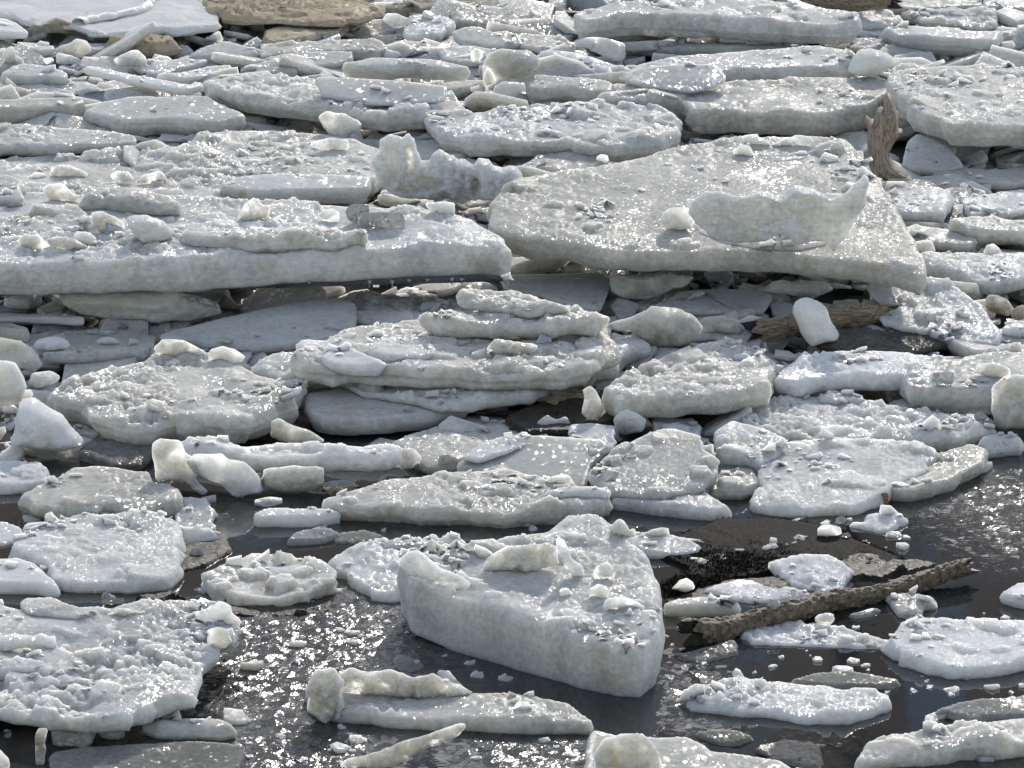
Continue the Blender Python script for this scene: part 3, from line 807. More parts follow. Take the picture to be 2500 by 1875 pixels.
S('A1', 'smooth rolling ice hump with a curved crest', 32, '1590,240 1700,200 1800,200 1900,240 2000,230 2100,270 2150,330 2000,347 1800,342 1650,305', 'smooth', ty=0.14)
S('A1', 'thin blue chip of ice before the rolling hump', 14, '1890,310 1950,275 2080,270 2140,310 2110,340 1950,340', 'wet')
S('A1', 'dark wet crusted floe behind the big rounded block', 40, '1480,400 1560,350 1750,345 1900,370 1950,400 1850,470 1700,470 1520,440', 'wet')
Lm('A1', 'knobbly small ice lump left of the big rounded block', '1740,460 1735,400 1770,360 1815,370 1830,440 1800,470', 'rough')
Lm('A1', 'big rounded upright block of grey ice near the top middle', '1830,650 1825,510 1870,430 1960,398 2070,395 2180,400 2260,460 2250,540 2190,600 2100,640 1990,650 1900,705 1850,705', 'smooth', depth=1.0)
Lm('A2', 'jagged ice fin joined to the right of the big rounded block', '270,400 360,440 490,500 490,548 350,535 300,470', 'white', depth=0.8)
S('F', 'wide crusted slab with a curved keel, carrying a flat pale plate', 36, '443,172 560,158 690,170 790,196 960,212 1000,226 920,244 820,246 740,234 640,224 540,207 470,191', 'rough', up=0.05)
S('A1', 'flat pale plate tilted to view, lying on the crusted slab', 22, '533,605 560,588 760,592 1200,617 1552,657 1547,762 1300,797 980,792 580,737 555,665', 'smooth', ty=0.20, up=0.02)
Lm('A1', 'rounded ice chunk in front of the big rounded block', '1895,745 1930,670 2010,635 2090,640 2150,640 2160,690 2090,740 2070,800 1980,812 1920,800', 'white', depth=1.0)
Lm('A1', 'small ice nub by the foot of the big rounded block', '1735,700 1740,660 1800,645 1855,660 1850,712 1770,716', 'white')
Lm('A1', 'upright leaf shaped ice chip standing in front of the crusted slab', '560,900 630,855 760,870 860,920 890,960 880,1010 905,1060 890,1098 760,1085 660,1045 600,1000', 'white', depth=0.5, up=0.0)
# top right
S('F', 'huge thick ice slab along the top right of centre', 46, '1238,30 1290,13 1400,-5 1560,-10 1700,4 1850,25 1854,42 1800,50 1700,44 1600,40 1500,34 1420,28 1330,30 1260,42', 'wet', up=0.10)
Lm('A2', 'small ice chunk on the sheet at the top, left of the dark log end', '215,45 260,5 320,20 385,60 360,92 240,85', 'white')
S('A2', 'crusty edged plate lying below the huge top slab', 48, '760,268 900,242 1050,205 1140,212 1420,207 1430,232 1300,262 1100,272 900,277', 'rough', up=0.02)
S('A2', 'rough ice band behind the jagged fin', 28, '-60,285 250,252 500,262 645,342 560,392 300,345 0,337', 'rough')
Lm('A2', 'squarish ice block with a hollow side below the crusty edged plate', '640,315 760,290 900,300 1030,335 1040,440 990,482 900,455 760,385 650,352', 'white', depth=1.0)
S('A2', 'granular ice plate tilted to view, right of the big rounded block', 22, '370,392 600,402 800,442 1000,502 1082,527 960,597 700,567 520,502 380,432', 'rough', ty=0.16)
S('A2', 'thick wet ice slab right of the rounded chunk', 105, '285,605 340,567 600,592 900,622 960,650 920,692 700,684 560,664 300,664', 'wet')
S('A2', 'long thin greenish ice plank under the huge top slab', 52, '1088,348 1300,326 1700,331 2240,341 2330,350 2212,362 1800,362 1300,360', 'smooth')
Lm('A2', 'white wedge of ice lying on the greenish plank', '1750,245 1790,215 1880,200 2000,215 2150,260 2212,290 2240,330 2200,357 1760,330', 'white', depth=0.9)
S('F', 'large wet ribbed ice slab, upper of the two right of the white wedge', 46, '1355,150 1450,120 1600,109 1760,96 1848,110 1847,128 1800,140 1700,146 1560,152 1420,166', 'wet', up=0.02)
S('F', 'large wet ribbed ice slab, lower of the two, ending at the driftwood', 50, '1290,200 1450,182 1600,174 1780,168 1900,165 1923,178 1921,200 1880,224 1800,240 1650,241 1500,236 1480,212 1330,208', 'wet', up=0.03)
S('A2', 'smooth white lens shaped plate tilted to view on the wet ribbed slab', 22, '965,602 1100,532 1300,502 1550,492 1740,502 1800,570 1810,612 1700,672 1550,692 1300,672', 'smooth', ty=0.20, up=0.03)
S('A3', 'rough sparkling ice mass at the right end of the huge top slab', 42, '900,160 930,110 1000,60 1080,50 1280,140 1200,182 1000,184', 'rough')
S('A3', 'blunt rounded ice slab near the top right corner', 26, '1258,92 1400,62 1700,42 1980,67 2022,100 1992,192 1900,202 1700,182 1400,142', 'frost')
S('A3', 'bluish thick slab below the blunt rounded slab', 120, '1130,205 1300,190 1500,200 1800,232 2040,232 2002,302 1800,292 1500,272 1250,262', 'smooth')
S('A3', 'warm tinted ice plate with a dark twig mark near the right edge', 16, '1780,345 1850,320 2000,330 2240,412 2150,432 1900,432', 'white', up=0.02)
S('A3', 'small oval ice plate above the white mounds', 26, '865,352 950,310 1100,300 1200,310 1226,340 1100,352 950,367', 'wet')
Lm('A3', 'smooth white snow mounds beside the end of the upper ribbed slab', '850,565 870,490 910,420 960,390 1080,385 1180,430 1250,490 1150,552 1060,602 950,582', 'snow', depth=1.0)
S('A3', 'dim ice plate at the very top right', 30, '1140,10 1400,-20 1880,-20 1885,30 1700,40 1300,60 1120,50', 'smooth')
S('A3', 'grey slab cut by the top right corner', 30, '1900,-20 2300,-30 2300,40 2150,50 1900,40', 'smooth')
S('A3', 'glinting small slab at the right edge below the corner', 30, '2040,250 2150,215 2300,205 2300,300 2200,300 2060,280', 'wet')
S('F', 'broad white ice slab at the right edge with a dark hollow beneath', 48, '1916,166 1960,146 2100,141 2300,146 2300,274 2150,268 2050,262 1985,240 1940,202', 'frost', up=0.14, ty=0.03, side=0.4)
S('A3', 'blue shaded ice slab under the broad white slab', 40, '1270,1290 1310,1090 1380,1025 1500,1050 1640,1130 1745,1255 1650,1300', 'smooth', ty=0.25)
Lm('A3', 'small white tongue of ice beside the driftwood stump', '1235,985 1225,905 1290,905 1370,935 1450,938 1390,965 1300,995', 'snow')
# ------------------------------------------------------------------ the two great slabs across the middle and what lies on them
S('F', 'broad wet glittering ice sheet behind the great left slab', 24, '-100,400 0,338 200,332 370,326 430,300 470,284 600,279 760,300 835,332 825,380 700,420 500,440 300,450 0,470 -100,470', 'rough', up=0.0)
S('F', 'flat ice floe with a rounded bright rim, glittering in the sun above centre', 38, '918,256 960,245 1100,238 1200,232 1290,223 1340,228 1400,232 1450,241 1472,262 1465,284 1430,300 1380,310 1290,318 1200,306 1080,301 1000,300 950,288', 'rough', up=0.02, rim=0.02)
S('A2', 'small oval floe with a white glittering top, below the bright rimmed floe', 85, '220,1272 340,1202 500,1162 700,1167 850,1202 940,1262 850,1287 600,1297 300,1290', 'wet')
Lm('A2', 'round ice nub at the tip of the small oval floe', '800,1215 850,1180 900,1195 908,1240 850,1262', 'white')
S('F', 'great right slab: huge tilted sheet of ice with a glittering patch and raised front edge', 47, '1058,436 1120,384 1330,352 1480,312 1600,294 1750,291 1832,302 1872,350 1897,390 1962,490 2002,580 1990,592 1900,566 1750,548 1640,540 1480,540 1340,540 1230,520 1130,510 1060,490', 'rough', up=0.20, ty=0.07, chips=4, amp=0.7, side=0.6, crumbs=18, jit=0.012)
S('F', 'great left slab: very long thick ice slab with dripping front edge', 66, '-120,572 100,568 200,566 420,560 620,548 900,532 1060,528 1108,541 1085,510 1010,470 900,452 700,440 400,425 0,415 -120,415', 'rough', up=0.22, chips=7, amp=0.7, side=0.6, crumbs=14, jit=0.009)
S('F', 'low snowy crust under the shell shaped heap on the great right slab', 8, '1480,480 1512,450 1565,430 1640,432 1700,438 1770,430 1840,446 1840,490 1800,522 1730,532 1640,532 1560,522 1510,502', 'snow', ty=0.03, amp=0.8, chips=30, crumbs=60)
Lm('F', 'shell shaped heap of melted white ice with a horn, on the great right slab', '1488,466 1498,440 1528,420 1562,424 1600,432 1640,424 1690,432 1720,405 1755,414 1795,442 1832,426 1866,386 1878,396 1868,452 1840,505 1806,553 1782,531 1725,533 1690,512 1655,528 1600,533 1540,522 1505,496', 'frost', depth=1.1, foot='1640,528', up=0.0, rough=1.6, dents=((1640, 468, 75, 24, 0.65), (1760, 478, 36, 22, 0.5)))
Lm('F', 'rounded ice lump left of the shell shaped heap', '1425,478 1440,452 1490,448 1502,480 1480,499 1440,496', 'white')
Lm('A2', 'little ice dome on the back of the great right slab', '1870,1205 1875,1140 1930,1102 1990,1120 2020,1170 2025,1210', 'white')
Lm('A3', 'low broken ice crust beside the little dome', '40,1090 50,1040 160,1030 170,1060 260,1085 250,1120 400,1060 440,1035 560,1050 590,1080 540,1130 250,1125 120,1110', 'white', depth=0.9)
S('A3', 'flat chip frozen on the great right slab below the low crust', 14, '220,1210 240,1150 330,1140 560,1150 550,1200 500,1225 290,1250', 'white', up=0.01)
Lm('B1', 'knobbly white ice formation like lumpy driftwood, standing on the great left slab', '960,262 1000,210 990,130 965,85 975,40 1030,0 1060,-110 1110,-140 1190,-110 1270,-145 1310,-100 1325,-20 1350,80 1420,60 1450,0 1500,-10 1600,20 1640,50 1690,40 1750,100 1790,50 1860,45 1920,90 1990,110 2080,100 2130,140 2150,200 2110,250 2110,345 1950,357 1620,382 1480,355 1200,348 1050,285', 'frost', depth=1.0, rough=2.2, up=0.05, org=False, dents=((1120, 100, 50, 80, 0.4), (1420, 210, 110, 45, 0.5), (1770, 230, 40, 70, 0.5), (1250, 270, 90, 30, 0.4)))
Lm('B1', 'short pedestal of ice under the knobbly formation', '1385,360 1610,360 1612,452 1500,478 1440,465', 'white')
S('F', 'smooth grey ice plate lying on the wet sheet, left of the knobbly formation', 28, '472,398 520,380 600,373 720,376 800,381 792,402 650,404 560,410', 'smooth')
S('B0', 'ridge of clear lumps across the wet sheet', 105, '620,332 700,242 900,237 1100,272 1300,302 1400,352 1200,350 900,335', 'wet')
S('B0', 'ice slab at the left edge above the great left slab', 80, '-100,172 60,142 160,192 190,332 0,327 -100,332', 'wet')
Lm('B0', 'shaded ice lump between the left edge slab and the ridge', '330,245 380,210 480,210 560,290 640,310 560,372 400,372 340,305', 'smooth')
S('B0', 'rough granular mound on the left of the great left slab', 32, '190,432 450,387 620,392 690,452 720,522 600,562 400,592 0,602 0,522', 'rough', ty=0.06)
Lm('B0', 'rounded wet lump touching the granular mound', '700,440 790,420 860,460 950,510 965,560 880,590 760,600 720,540', 'wet')
Lm('B0', 'plump ice pillow on the great left slab', '970,500 1010,465 1100,470 1200,490 1260,510 1290,555 1340,590 1330,640 1280,682 1100,684 1050,640 1000,570', 'white', depth=1.0, org=True)
Lm('B0', 'boxy ice chunk at the left front corner of the great left slab', '130,645 200,600 290,600 340,640 380,690 360,732 200,722 140,695', 'smooth')
Lm('B0', 'flat wrinkled ice chunk next to the boxy chunk', '350,640 450,610 560,630 680,700 550,737 400,695', 'wet')
Lm('B0', 'egg shaped ice chunk right of the flat wrinkled chunk', '560,615 590,575 690,590 740,640 742,692 640,684', 'white')
Lm('B0', 'dull ice hump at the back of the wet sheet', '380,140 440,65 530,65 640,110 690,150 620,182 500,175', 'white')
Lm('B0', 'small ice lump left of the dull hump', '220,160 270,120 350,135 375,185 280,192', 'white')
Lm('B0', 'small ice lump right of the dull hump', '850,150 900,110 1000,120 1045,190 960,205 870,195', 'wet')
Lm('B0', 'squat pale lump near the middle of the wet sheet', '1050,205 1080,160 1200,110 1260,120 1295,200 1200,215', 'smooth')
Lm('B1', 'spiky ice chunk on the great left slab, by the bright streak', '-60,472 0,360 50,320 100,340 150,380 290,370 280,392 200,405 160,482 0,492', 'wet', rough=1.5)
S('B1', 'crusty ridge of ice along the middle of the great left slab', 85, '-480,570 -300,592 0,602 400,592 900,582 960,622 700,652 300,654 0,662 -430,625', 'rough')
Lm('B1', 'triangular frosted chunk under the knobbly formation', '545,455 600,410 670,395 715,430 710,502 600,504', 'white')
Lm('B1', 'clear ribbed ice block in front of the knobbly formation', '865,450 1180,440 1220,490 1226,577 870,572', 'clear', depth=1.2)
Lm('B1', 'glassy round ice ball left of the clear ribbed block', '765,430 800,380 900,365 960,380 960,502 850,522 780,492', 'clear', depth=1.0)
Lm('A1', 'grey squarish lump behind the knobbly formation', '480,1105 640,1055 790,1070 802,1142 700,1182 560,1145', 'smooth')
# right-hand edge, upper middle
S('B3', 'narrow sparkling ice tongue right of the driftwood stump', 26, '1066,195 1300,172 1560,147 1780,162 1832,202 1700,232 1400,230', 'wet')
S('B3', 'rough ice mass with knobs right of the great right slab', 100, '1080,332 1200,212 1300,242 1450,242 1600,262 1662,332 1600,422 1400,432 1220,434', 'rough')
S('B3', 'jumbled crust of ice at the right edge', 24, '1720,342 1900,292 2212,252 2300,300 2300,402 2100,442 1800,444', 'rough')
S('B3', 'dim flat ice plates at the right edge under the broad white slab', 20, '1500,130 1700,90 1900,110 2300,70 2300,200 2100,210 1850,200 1650,170', 'smooth')
S('B3', 'shaded ice slope between the rough mass and the thick right slab', 45, '1270,562 1400,540 1550,550 1700,582 1850,640 1800,672 1540,660 1350,640', 'smooth', ty=0.1)
S('B3', 'thick ice slab with a blunt end at the right edge', 105, '1632,522 1700,490 1800,477 2000,487 2300,492 2300,572 2000,562 1750,557', 'rough')
S('B3', 'rounded granular ice slab at the right edge beside the great right slab', 80, '1380,772 1600,747 2000,747 2300,757 2300,902 2100,952 1950,962 1750,932 1600,892 1440,842', 'rough')
Lm('B3', 'small square ice block on the edge of the granular slab', '1340,662 1490,650 1537,742 1360,757', 'white')
Lm('B3', 'small ice nub at the back of the granular slab', '1890,750 1920,690 1970,672 2020,700 2052,752', 'white')
S('C3', 'long grey green ice sheet sloping down under the corner of the great right slab', 16, '1080,10 1150,80 1250,110 1450,150 1640,240 1800,242 2020,240 2030,180 1970,50 1850,-80 1650,-220 1400,-250 1000,-220 1100,-80', 'rough', ty=0.14, amp=0.6)
Lm('B3', 'sandy stone coloured lump at the right edge', '1900,1130 1940,1065 2010,1070 2090,1110 2140,1190 2090,1230 1990,1220 1930,1190', 'dirty')
Lm('B3', 'dirty grey lump at the right edge below the granular slab', '2110,1240 2130,1180 2212,1150 2300,1160 2300,1260 2160,1260', 'dirty')
S('C3', 'bright small floe at the right edge below the sloping sheet', 30, '2040,130 2100,90 2212,60 2300,60 2300,130 2200,140', 'frost')
# ------------------------------------------------------------------ underneath the great slabs
S('B2', 'shaded blue ice slab under the gap between the two great slabs', 18, '60,912 500,907 860,892 920,952 890,1052 830,1172 600,1142 400,1072 100,1022', 'smooth', ty=0.12)
Lm('B2', 'smooth keel of ice hanging below the great right slab', '905,925 1300,920 1575,940 1500,1012 1300,1082 1180,1117 1000,1112 930,1072', 'smooth', depth=1.1)
S('B2', 'shaded flat ice plates under the great right slab', 14, '1240,1152 1500,1032 1900,1022 2170,1062 2100,1192 1900,1202 1600,1192', 'smooth', ty=0.10)
Lm('B3', 'brownish lens of ice under the right part of the great right slab', '140,1040 300,960 700,975 752,1030 650,1082 500,1092 350,1072', 'smooth', depth=1.0)
Lm('C2', 'blue shadowed dome of ice under the great right slab', '880,135 930,100 1100,60 1250,-20 1450,-10 1560,50 1642,150 1600,212 1450,292 1230,292 1100,182', 'smooth', depth=1.0)
Lm('C2', 'smaller blue shadowed dome right of the large dome', '1600,62 1800,40 1900,70 1952,140 1940,202 1700,192 1620,142', 'smooth', depth=1.0)
Lm('C3', 'wet rounded lump beside the driftwood pieces', '0,70 100,30 220,40 245,90 180,135 20,130', 'white')
Lm('C3', 'white leaning ice post at the edge of the slush', '425,25 440,-45 520,-85 620,-65 700,-10 720,90 800,200 760,232 650,244 560,272 500,202 480,122', 'snow', depth=1.1)
S('C3', 'dark gritty slush sheet between the white post and the sloping sheet', 8, '600,232 760,62 1000,12 1300,112 1640,242 1500,272 1300,302 900,292', 'slush', name='slush_sheet', cat='slush')
Lm('B0', 'large white lens of ice under the great left slab', '440,1095 650,1070 1300,1055 1450,1080 1702,1150 1702,1242 1450,1284 1200,1297 900,1272 640,1242 500,1182', 'white', depth=1.1)
S('B0', 'thin straight ice bar at the left edge under the great left slab', 48, '-100,1212 430,1217 640,1237 640,1250 400,1245 -100,1240', 'white', up=0.05)
S('C0', 'square ended grey slab at the left edge under the thin bar', 110, '-100,95 100,90 212,120 200,140 -100,135', 'smooth')
S('C0', 'low shaded ice plates in the gap below the white lens', 30, '215,180 400,140 900,130 1200,180 1180,240 900,300 500,310 260,300', 'smooth')
Lm('C0', 'rounded pale ice lump in the gap at the left', '250,270 300,215 400,190 500,205 560,270 500,300 320,305', 'snow')
Lm('C0', 'small white bun of ice on the low shaded plates', '740,245 760,200 840,185 910,210 920,245 840,258', 'snow')
S('C0', 'thin glinting strip of ice in the gap at the left', 55, '320,320 500,300 900,285 1180,240 1180,260 1130,310 900,320 500,330', 'wet')
S('F', 'large smooth grey slab tilted to view, left of the central pile', 14, '345,722 380,709 520,676 640,651 720,641 762,651 772,690 742,720 640,736 540,746 460,741 400,731', 'smooth', ty=0.16)
# ------------------------------------------------------------------ central pile
S('F', 'wide bottom plate of the central pile with a curved dripping edge', 22, '540,792 600,766 700,770 860,740 1000,730 1120,760 1198,812 1190,837 1150,850 1080,857 1020,870 940,870 860,852 790,840 740,817 690,810 600,812', 'rough', up=0.06, amp=0.8)
S('F', 'broken body of the central pile between its plates', 40, '620,775 760,705 900,692 1100,690 1290,702 1335,742 1285,790 1150,806 900,800 700,790', 'rough', up=0.02, chips=40)
S('F', 'jumbled brown tinged crust at the back of the central pile', 12, '690,658 760,632 860,642 960,652 1000,662 960,692 900,692 800,694 740,684', 'rough', up=0.03)
S('C2', 'cliff of crumbled ice at the right end of the central pile', 90, '150,400 330,300 470,180 820,165 1150,185 1232,272 1090,300 980,350 950,430 790,480 640,500 400,480', 'rough', up=0.0, chips=26)
S('C1', 'flat chip, back one of the two small plates on the central pile', 26, '385,252 450,227 600,222 800,207 900,242 940,292 800,302 620,302 500,312 400,282', 'frost')
S('C1', 'pointed small plate on the central pile, in front of the flat chip', 50, '585,352 640,302 720,287 850,292 940,332 1000,362 1060,387 1000,412 800,407 650,392', 'frost')
S('C1', 'oval frosted plate at the middle of the central pile', 55, '945,302 1000,242 1100,207 1400,202 1540,242 1550,302 1450,332 1250,352 1080,352 960,332', 'frost')
S('C1', 'lit ice plate behind the oval frosted plate', 30, '1410,182 1500,152 1660,157 1800,212 1822,252 1700,292 1550,302 1540,242', 'rough')
Lm('C1', 'rugged ice chunk under the top plate of the central pile', '1520,372 1650,310 1750,290 1900,300 1980,340 2040,370 1980,442 1900,492 1750,462 1600,412', 'rough', rough=1.5)
Lm('C1', 'angular ice chunk at the middle right of the central pile', '1860,285 1920,215 2050,215 2212,230 2270,262 2200,332 2000,354 1900,322', 'rough', rough=1.5)
S('F', 'top plate of the central pile, ending in a pointed beak', 30, '898,682 960,673 1100,669 1200,666 1260,671 1321,686 1290,694 1240,696 1180,700 950,702', 'rough', up=0.04, chips=60, amp=1.4)
S('F', 'small crest plate on the very top of the central pile', 12, '985,634 1040,626 1150,636 1215,660 1232,668 1150,674 1080,670 1000,652', 'rough', ty=0.10, up=0.02, chips=60, amp=1.4)
Lm('C1', 'small oval pebble of ice on the bottom plate of the central pile', '1310,440 1330,418 1390,418 1420,440 1400,458 1340,456', 'white')
Lm('C1', 'low lump of ice at the front right of the bottom plate', '1570,480 1600,445 1680,435 1750,465 1730,490 1620,495', 'white')
# ------------------------------------------------------------------ left side, middle
S('F', 'wide tilted floe with a dark glittering hollow, left of centre', 34, '106,842 160,816 250,791 330,768 345,738 400,737 450,762 520,791 560,806 662,832 640,852 600,881 540,908 500,912 450,904 380,900 330,918 260,914 200,896 180,872 120,857', 'rough', ty=0.03, up=0.04)
Lm('C0', 'bright white crest of frost at the back of the wide tilted floe', '1180,300 1200,255 1260,212 1420,228 1540,288 1605,342 1500,352 1300,345', 'frost')
Lm('C0', 'pale hump at the back right of the wide tilted floe', '1605,380 1620,300 1700,275 1820,290 1900,345 1850,400 1700,402', 'white')
Lm('C0', 'long ridge of ice on the front of the wide tilted floe', '1100,872 1200,800 1440,745 1490,792 1400,852 1270,917', 'white', depth=0.9)
Lm('C0', 'big rounded ice boulder at the left edge, upper one', '-100,240 0,215 130,235 230,280 290,360 322,432 250,484 180,450 100,470 -100,470', 'white', depth=1.0)
Lm('C0', 'big rounded ice boulder at the left edge, lower one', '-100,300 40,350 140,380 200,502 222,562 180,642 100,694 0,704 -100,704', 'white', depth=1.0, push=-0.15)
Lm('C0', 'flat granular ice cake beside the left boulders', '215,545 250,465 400,450 466,502 430,545 300,584', 'rough')
Lm('C0', 'small ice lump at the foot of the lower left boulder', '130,690 160,600 240,590 262,640 230,694', 'white')
Lm('C0', 'smooth dome shaped hump of snowy ice at the left', '60,1012 100,970 120,800 140,715 250,700 380,770 480,830 540,930 652,1022 600,1074 400,1094 200,1064', 'snow', depth=1.0)
S('C0', 'small square block behind the dome shaped hump', 42, '540,902 620,867 780,907 800,927 700,932 560,917', 'wet')
S('C0', 'dark frozen slush behind the dome shaped hump', 20, '650,1000 800,930 1000,930 1200,990 1190,1100 1100,1170 850,1170 600,1090', 'slush', name='slush_sheet', cat='slush')
S('D0', 'frosted ice block at the left edge above the open black water', 55, '-100,32 150,17 320,27 350,62 380,112 330,162 200,192 -100,197', 'frost')
S('D0', 'crinkled floe lying over the square frosty slab', 85, '165,272 300,202 430,152 560,52 680,47 900,62 1150,92 1190,182 1300,182 1390,242 1410,292 1360,332 1100,382 950,387 800,372 740,402 560,372 380,352 250,332', 'wet', up=0.04)
S('D0', 'jagged toothed ice sheet right of the square frosty slab', 14, '1330,300 1500,282 1600,292 1640,372 1630,482 1660,502 1640,572 1690,622 1600,652 1330,657', 'wet', ty=0.10)
S('D0', 'square frosty slab with a crackled top', 85, '150,562 350,472 600,422 900,397 1150,442 1330,457 1392,502 1410,562 1382,662 1387,762 1370,852 1300,927 1150,947 900,952 600,947 450,927 350,802 100,702', 'frost', amp=1.1)
S('D0', 'pale ice wedge at the left edge beside the square frosty slab', 24, '-100,482 60,482 150,522 180,562 130,622 0,652 -100,652', 'white')
S('D0', 'smooth ice block at the left edge in front of the square frosty slab', 88, '-100,767 150,762 250,802 350,872 450,962 440,992 300,962 0,942 -100,932', 'white')
S('D0', 'granular cake of ice wedged against the square frosty slab', 26, '240,812 400,782 500,792 560,842 600,932 500,962 430,932', 'frost', up=0.02)
Lm('D0', 'clear craggy ice bit in the water below the square frosty slab', '800,1120 790,1060 815,1020 850,1055 900,1075 960,1050 975,1090 930,1130', 'clear', rough=1.6)
Lm('D0', 'small faceted ice bit in the water by the jagged sheet', '1435,770 1470,690 1560,660 1580,720 1570,775 1500,760', 'clear')
S('D0', 'small dark rock like clump of slush under the corner of the square frosty slab', 50, '1085,1050 1200,1030 1330,1000 1330,1040 1250,1070 1130,1080', 'mud', name='mud_clump', cat='mud clump')
# ------------------------------------------------------------------ mud and weed lying between the floes
S('F', None, 6, '1460,1155 1560,1118 1680,1118 1800,1135 1850,1165 1940,1200 1965,1216 1850,1222 1700,1228 1560,1252 1440,1292 1415,1265 1490,1225 1425,1195', 'weed', z=0.012, free=True, name='weed_mat', kind='stuff')
S('F', None, 5, '1440,1295 1560,1255 1700,1232 1850,1195 1960,1208 2040,1216 1950,1232 1800,1258 1600,1290 1480,1310', 'mud', z=0.008, free=True, name='mud_bank', kind='structure')
S('D1', None, 5, '-260,1130 0,1060 300,1070 560,1050 700,1080 620,1180 300,1200 0,1215 -230,1200', 'mud', z=0.006, free=True, name='mud_bank', kind='structure')
S('F', None, 6, '1090,900 1180,860 1260,835 1330,850 1340,900 1250,930 1130,930', 'mud', z=0.10, free=True, name='mud_bank', kind='structure')
S('D0', None, 6, '1350,700 1500,640 1750,600 1800,700 1600,820 1380,880', 'mud', z=0.006, free=True, name='mud_bank', kind='structure')

# ------------------------------------------------------------------ middle, right of centre
S('F', 'dark shadowed ice plate below the bottom plate of the central pile', 24, '660,850 740,835 860,855 1000,868 1010,880 940,892 800,905 700,905 670,890', 'smooth')
S('F', 'yellowish translucent ice plate half sunk behind the square ended plank', 10, '850,950 950,920 1060,905 1120,915 1130,935 1060,970 1000,1000 930,1010 880,985', 'wet')
Lm('C1', 'blue shadowed pyramid of ice behind the crusty block with holes', '190,970 190,850 240,825 340,870 480,920 620,1000 560,1030 300,1010', 'smooth')
S('C1', 'crusty ice block with drilled looking holes and broken front', 165, '-700,1010 -600,985 -400,1000 0,1030 200,1000 420,1000 560,1010 740,1020 1100,1000 1160,1020 1190,1050 1000,1075 600,1080 300,1085 0,1095 -300,1085 -600,1060', 'rough', up=0.05)
Lm('C0', 'thin grey pane of ice standing at the left end of the crusty block', '1190,1010 1250,985 1400,1010 1440,1100 1600,1170 1590,1240 1500,1290 1600,1390 1560,1420 1400,1300 1200,1310 1180,1150', 'smooth', free=True, depth=0.5)
Lm('D1', 'clear blocky piece under the middle of the crusty block', '130,60 600,60 612,190 560,230 430,267 270,262 140,222', 'wet', free=True, depth=0.6)
Lm('C0', 'broken pale ice piece leaning on the crusty block', '1490,1240 1440,1170 1500,1100 1700,1090 1770,1140 1900,1160 2000,1300 2030,1400 1800,1440 1700,1330', 'white', free=True, depth=0.6)
Lm('C1', 'round granular ice knob at the right end of the crusty block', '1160,1200 1150,1100 1200,1050 1290,1060 1355,1130 1320,1200 1230,1215', 'rough')
Lm('C1', 'white pebble of ice in the blue shadow', '1880,1190 1890,1155 1930,1150 1948,1190 1915,1207', 'white')
Lm('C1', 'drop shaped clear ice bit by the yellowish plate', '1490,1160 1495,1110 1560,1105 1582,1150 1530,1182', 'clear')
S('F', 'blue shadowed ice plate tilted to view, right of centre', 12, '985,1002 1020,977 1100,947 1150,937 1300,947 1312,962 1272,1002 1264,1052 1180,1032 1080,1027', 'smooth', ty=0.14)
S('C1', 'thin blade of ice lying on the blue shadowed plate', 16, '1650,1130 1800,1020 2000,950 2150,928 2205,960 2180,1020 2000,1090 1850,1130 1780,1150', 'white', up=0.03)
Lm('C2', 'pair of small pale ice stubs above the blue shadowed plate', '355,845 430,795 500,825 580,815 610,870 590,924 480,934 380,924', 'white')
S('F', 'big sparkling ice block with a scalloped front, right of the central pile', 46, '1308,837 1340,812 1380,792 1420,772 1500,747 1570,736 1640,756 1676,776 1666,812 1656,832 1600,842 1550,852 1480,852 1400,857 1330,862', 'rough', up=0.05)
Lm('C2', 'upright craggy ice chip left of the scalloped block', '700,602 760,570 810,620 840,692 870,762 830,822 760,844 690,784 720,682', 'wet')
S('C2', 'sunlit crust of ice behind the triangular tilted floe', 12, '1180,802 1300,792 1450,822 1540,812 1600,872 1590,952 1450,944 1300,902', 'rough')
S('C2', 'glinting wet ledge left of the triangular tilted floe', 20, '600,860 750,850 950,870 950,930 960,1000 850,1080 760,1100 640,1010 620,950', 'wet')
Lm('C2', 'faceted ice cube behind the triangular tilted floe', '940,832 1000,780 1060,770 1140,800 1190,852 1170,922 1060,964 960,954', 'white', depth=1.2)
S('F', 'ribbed ice ledge under the triangular tilted floe', 22, '1318,1075 1400,1062 1520,1056 1576,1092 1540,1102 1420,1090', 'wet')
S('F', 'triangular floe tilted to view with sparkling grain', 12, '1265,1022 1300,992 1340,957 1400,932 1450,922 1510,937 1520,967 1556,992 1546,1022 1510,1050 1440,1074 1380,1066 1300,1052', 'rough', ty=0.16, amp=0.6)
S('F', 'shaded flat ice bit between the two big tilted floes', 22, '1536,1052 1560,1012 1620,1008 1642,1040 1600,1054', 'wet')
S('F', 'small tilted floe standing between the triangular floe and the broad tilted floe', 12, '1540,932 1580,907 1640,917 1700,947 1692,977 1652,1010 1612,992 1562,987 1540,962', 'rough', ty=0.16, amp=0.6)
